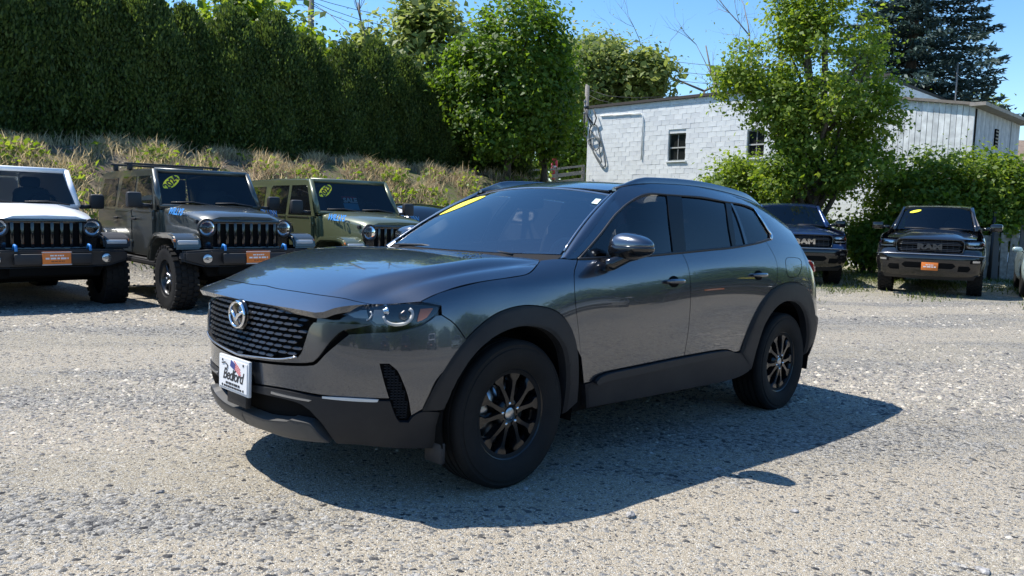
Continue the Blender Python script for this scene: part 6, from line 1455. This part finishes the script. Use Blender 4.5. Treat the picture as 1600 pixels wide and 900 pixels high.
box('roof_edge', ((S0 + S1) / 2, .10, ZT + .06), (S1 - S0 + .3, .42, .11), mat('roof_edge_brown', (.06, .05, .045), .7), bld)
box('roof_deck', ((S0 + S1) / 2, 4.0, ZT + .02), (S1 - S0, 7.6, .1), mat('tar_roof', (.05, .05, .05), .9), bld)
box('side_wall', (S0 + .12, 4, 3), (.22, 7.5, 6.4), M_MORTAR, bld); box('side_wall', (S1 - .12, 4, 3), (.22, 7.5, 6.4), M_MORTAR, bld)
M_FRAME = mat('old_window_frame', (.10, .12, .11), .7, noise=.3, nscale=12); M_PANE = mat('dusty_pane', (.02, .022, .022), .12, spec=.5)
for w in wins:
    x0, x1, z0, z1 = w; f = box('window', ((x0 + x1) / 2, .16, (z0 + z1) / 2), (x1 - x0, .03, z1 - z0), M_SHADOW, bld); xm = (x0 + x1) / 2; zm = z0 + (z1 - z0) * .48; t_ = .05
    for c, s in (((x0 + t_ / 2, .10, (z0 + z1) / 2), (t_, .06, z1 - z0)), ((x1 - t_ / 2, .10, (z0 + z1) / 2), (t_, .06, z1 - z0)), ((xm, .10, z1 - t_ / 2), (x1 - x0 - 2 * t_, .06, t_)), ((xm, .10, z0 + t_ / 2), (x1 - x0 - 2 * t_, .06, t_))): box('frame_bar', c, s, M_FRAME, f)
    box('meeting_rail', (xm, .09, zm), (x1 - x0 - .1, .05, .05), mat('rail_white', (.5, .5, .47), .6), f); box('muntin', (xm, .10, (z0 + z1) / 2), (.03, .035, z1 - z0 - .1), mat('muntin_grey', (.25, .25, .24), .6), f)
    for xa, xb in ((x0 + t_, xm - .015), (xm + .015, x1 - t_)):
        for za, zb2 in ((z0 + t_, zm - .025), (zm + .025, z1 - t_)): box('pane', ((xa + xb) / 2, .115, (za + zb2) / 2), (xb - xa, .008, zb2 - za), M_PANE, f)
    box('sill', (xm, -.01, z0 - .03), (x1 - x0 + .12, .12, .06), M_BLOCKS[2], f)
# coil of cable, bracket and conduit on the wall
wc = thing('cable_coil', 'dark coil of spare cable hanging on the left end of the block wall', 'cable', wl(s_at(925), wz(925, 225)), (0, 0, yawW))
def onwall(px, py, o=.09): return (s_at(px) - s_at(925), -o, wz(px, py) - wz(925, 225))
for k, L in enumerate((((922.8, 195), (931, 198), (935, 212), (940.7, 231), (946, 252.6), (943.8, 261), (937.5, 257), (926.7, 238.6), (919.7, 220), (918.9, 207.5)), ((921, 203), (927, 211), (936, 218), (935, 231), (930, 235), (924, 225), (921, 215)), ((919, 222), (927, 216), (934, 217), (938, 240), (941, 254), (934, 246)))):
    Q = curve2(np.array([onwall(*p, .07 + .03 * k) for p in L]), [0] * len(L), .1); tube('cable_loop', Q, .026, mat('cable_grey', (.16, .17, .17), .6), wc, n=6, closed=True)
tube('cable_drop', [onwall(914, 172, .2), onwall(918, 182, .2), onwall(924, 193, .1)], .035, M_WIRE, wc, n=6); tube('cable_drop', [onwall(926, 172, .15), onwall(931, 185, .15), onwall(927, 195, .1)], .03, M_WIRE, wc, n=6)
br = thing('wire_bracket', 'insulator bracket with cables at the top corner of the white building', 'bracket', wl(S0 - .15, ZT - .1), (0, 0, yawW))
tube('mast', [(0, -.1, -.9), (0, -.1, .5)], .045, M_POLE, br, n=8)
for z in (-.1, .2, .4): superell('insulator', (0.06, -.16, z), (.06, .06, .07), mat('insulator', (.25, .26, .28), .3), br, e=(.8, .8), n=6)
tube('cable_tail', [(0, -.15, .2), (.25, -.2, -.2), (.45, -.18, -.7), (.35, -.14, -1.0)], .02, M_WIRE, br, n=6)
cd = thing('conduit', 'thin white conduit running across and down the block wall', 'pipe', wl(s_at(940), 0), (0, 0, yawW))
xa, xb = s_at(935) - s_at(940), s_at(1001) - s_at(940); tube('pipe', [(xa, -.05, wz(935, 181)), (xb - .1, -.05, wz(998, 177)), (xb, -.05, wz(1001, 184)), (xb, -.05, wz(1001, 250))], .022, M_BLOCKS[1], cd, n=6)
# ---- plank shed that continues the wall
sh_ = thing('plank_shed', 'weathered white plank shed with sloping roof at the right', 'shed', wl(0, 0), (0, 0, yawW))
sa, sb = s_at(1380), s_at(1513); za_, zb_ = wz(1383, 154), wz(1513, 165); M_PLANK = [mat('white_plank_%d' % k, c, .8, noise=.22, nscale=4, bump=.2, bscale=30) for k, c in enumerate(((.70, .72, .72), (.62, .64, .65), (.74, .76, .76)))]
def ztop(s): return za_ + (zb_ - za_) * (s - sa) / (sb - sa)
box('wall_core', ((S1 + sb) / 2, .16, 2.3), (sb - S1, .2, 5.4), M_SHADOW, sh_)
npl = 15; pw = (sb - sa) / npl; s = sa - 2 * pw; k = 0
while s < sb - .01:
    zt_ = ztop(s + pw / 2); o = box('plank', (s + pw / 2, .03 + .004 * (k % 2), (zt_ + 0) / 2), (pw - .016, .03, zt_), M_PLANK[(k * 7) % 3], sh_); s += pw; k += 1
rl = ztop(sa - .3); prism('roof_edge', [(sa - .5, ztop(sa - .5) + .01), (sb + .12, ztop(sb + .12) + .01), (sb + .12, ztop(sb + .12) + .10), (sa - .5, ztop(sa - .5) + .10)], -.10, .30, mat('fascia_brown', (.20, .175, .15), .8, noise=.2), sh_)
# side wall faces right, away from the sun; shade is put into its darker colours
L2 = 5.7; k = 0; y = .02
M_SIDE_SHADE = [mat('shade_toned_side_plank_%d' % k, c, .85, noise=.15, nscale=5) for k, c in enumerate(((.46, .48, .52), (.40, .42, .46)))]
zs0 = zb_ + .02; zs1 = wz(1513, 165) + .12
def zside(y): return zb_ - .05 + .0 * y
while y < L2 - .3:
    box('shade_toned_side_plank', (sb - .02 + .003 * (k % 2), y + .12, zside(y) / 2), (.03, .228, zside(y)), M_SIDE_SHADE[k % 2], sh_); y += .24; k += 1
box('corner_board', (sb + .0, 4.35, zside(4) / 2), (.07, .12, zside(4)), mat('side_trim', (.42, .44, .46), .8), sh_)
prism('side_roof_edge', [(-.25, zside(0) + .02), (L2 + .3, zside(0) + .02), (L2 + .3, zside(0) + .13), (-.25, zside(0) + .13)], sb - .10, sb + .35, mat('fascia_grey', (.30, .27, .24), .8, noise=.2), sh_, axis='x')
lv = box('louvre_vent', (sb + .02, 2.5, zside(0) - .75), (.05, .35, .62), M_SHADOW, sh_)
for k in range(5): box('louvre_slat', (sb + .05, 2.5, zside(0) - .98 + k * .115), (.03, .33, .045), mat('slat_grey', (.3, .29, .28), .8), lv, rot=ry(radians(30)))
# ---- wooden rail fence at the bank top, old board fence on the right
rf_ = thing('rail_fence', 'weathered wooden rail fence running up to the white building', 'fence', (0, 0, 0)); M_WOODF = mat('grey_wood', (.30, .27, .235), .85, noise=.3, nscale=12)
fp = [at(796, 278, 33.0), at(830, 266, 33.6), at(870, 264, 34.4), at(912, 259, 35.3)]
for k in range(3):
    A, B = fp[k], fp[k + 1]; d = B - A; yw = math.atan2(d[1], d[0]); Lx = float(np.hypot(d[0], d[1])); pit = -math.atan2(d[2], Lx)
    for dz, hh in ((0, .09), (-.30, .16), (-.62, .16)):
        box('rail', tuple((A + B) / 2 + [0, 0, dz]), (Lx + .05, .06, hh), M_WOODF, rf_, rot=rz(yw) @ ry(pit))
for k in range(4):
    A = fp[k]; z0 = tz(A[0], A[1]); box('post', (A[0], A[1] + .07, (A[2] + z0) / 2 - .1), (.14, .12, A[2] - z0 + .25), M_WOODF, rf_)
gp = thing('guide_post', 'leaning dark wooden post at the left end of the rail fence', 'post', gnd(780, 32.0)); box('post', (0, 0, .7), (.22, .2, 1.6), M_BARK, gp); box('cross_board', (-.45, 0, .95), (.9, .06, .35), M_BARK, gp)
st_ = thing('thin_stake', 'thin pale stake leaning on the bank below the hedge', 'stake', tuple(ground_hit(728, 268)), (0, radians(20), 0)); tube('rod', [(0, 0, -.1), (0, 0, 1.0)], .012, M_WOODF, st_, n=6)
for k, (px, w, yt, yb, lb) in enumerate(((838, .25, 252, 265, 'red object seen left of the maple trunk above the rail fence'), (866, .22, 248, 262, 'red object seen right of the maple trunk above the rail fence'))):
    p0 = at(px, yb, 37); zt_ = at(px, yt, 37)[2]; o = thing('red_machine', lb, 'machine', (p0[0], 37, p0[2] - .6)); h_ = zt_ - p0[2] + .6
    box('body', (0, 0, h_ * .5), (w * 1.3, .5, h_), mat('red_paint', (.55, .03, .05), .4), o, bev=.04); box('stripe', (0, -.26, h_ * .62), (w * .8, .02, .08), M_WHITE, o); box('foot', (0, 0, -.3), (w, .4, .7), M_SHADOW, o)
bf = thing('board_fence', 'old grey board fence half buried in vines right of the black pickup', 'fence', gnd(1545, 21.5)); 
for k in range(12):
    x = -1.3 + k * .26; h_ = 1.5 + .18 * sin(k * 2.3); box('board', (x, .02 * sin(k * 5), h_ / 2 - .1), (.2, .03, h_), M_WOODF if k % 3 else mat('dark_board', (.13, .12, .115), .9), bf, rot=ry(radians(3 * sin(k * 1.7))))
for z in (.45, 1.15): box('rail', (0, .05, z), (3.2, .05, .1), M_WOODF, bf)
tube('metal_post', [(.1, -.12, -.2), (.1, -.12, 1.9)], .04, M_BLACK, bf, n=8)
hs_ = thing('distant_house', 'distant house with brown roof beyond the right end of the shed', 'house', (at(1620, 250, 48)[0], 48, 0)); zr_ = at(1596, 236, 48)[2]
box('wall', (0, 3, zr_ / 2 - .4), (6, 5, zr_ - .8), mat('pale_siding', (.45, .50, .55), .8), hs_); prism('roof', [(-.6, zr_ - .9), (6.6, zr_ - .9), (3, zr_ + 1.0)], -3.4, 3.4, mat('brown_shingle', (.22, .16, .12), .9, noise=.3, nscale=6), hs_, axis='x')
# ---- what stands behind the photographer (it shows in the car's paint and glass)
bt = [o for o in bpy.data.objects if o.name.startswith('background_tree')]; mp_ = [o for o in bpy.data.objects if o.name.startswith('maple_tree')][0]
SPOT = [(21.5 + 2 * sin(k * 2.1), 15.5 - 3.4 * k) for k in range(9)] + [(17 - 4.2 * k, -15 + 1.5 * sin(k * 1.7)) for k in range(9)]
for k, (x, y) in enumerate(SPOT):
    src = mp_ if k % 3 else bt[5]; c = dup(src, None, (x, y, tz(x, y) - 1.2), (0, 0, k)); q = 1.0 + .15 * sin(k * 1.3); c.scale = (q * 1.1, q * 1.1, q * .78); c['label'] = 'leafy tree beyond the frame, seen only as a reflection in the grey SUV'; c['group'] = 'trees seen only in reflections'
pk = [o for o in bpy.data.objects if o.name.startswith('pickup_truck')]; jp = [o for o in bpy.data.objects if o.name.startswith('offroad_suv')]; sn = [o for o in bpy.data.objects if o.name.startswith('saloon_car')]
for src, x, y, yw in ((jp[1], 14.6, 11.2, 205), (pk[0], 15.4, 8.2, 195), (sn[0], 15.2, 5.2, 185), (jp[2], 15.4, 2.3, 180), (pk[1], 15.2, -.8, 175), (sn[1], 13.6, -4.2, 160), (jp[0], 10.5, -8.0, 140), (pk[0], 5.5, -10.5, 110), (jp[1], 1.0, -11.0, 95), (jp[1], -8.5, 8.6, -42)):
    c = dup(src, None, (x, y, tz(x, y)), (0, 0, radians(yw))); c['label'] = 'vehicle parked beyond the frame, seen only as a reflection in the grey SUV'; c['group'] = 'vehicles seen only in reflections'
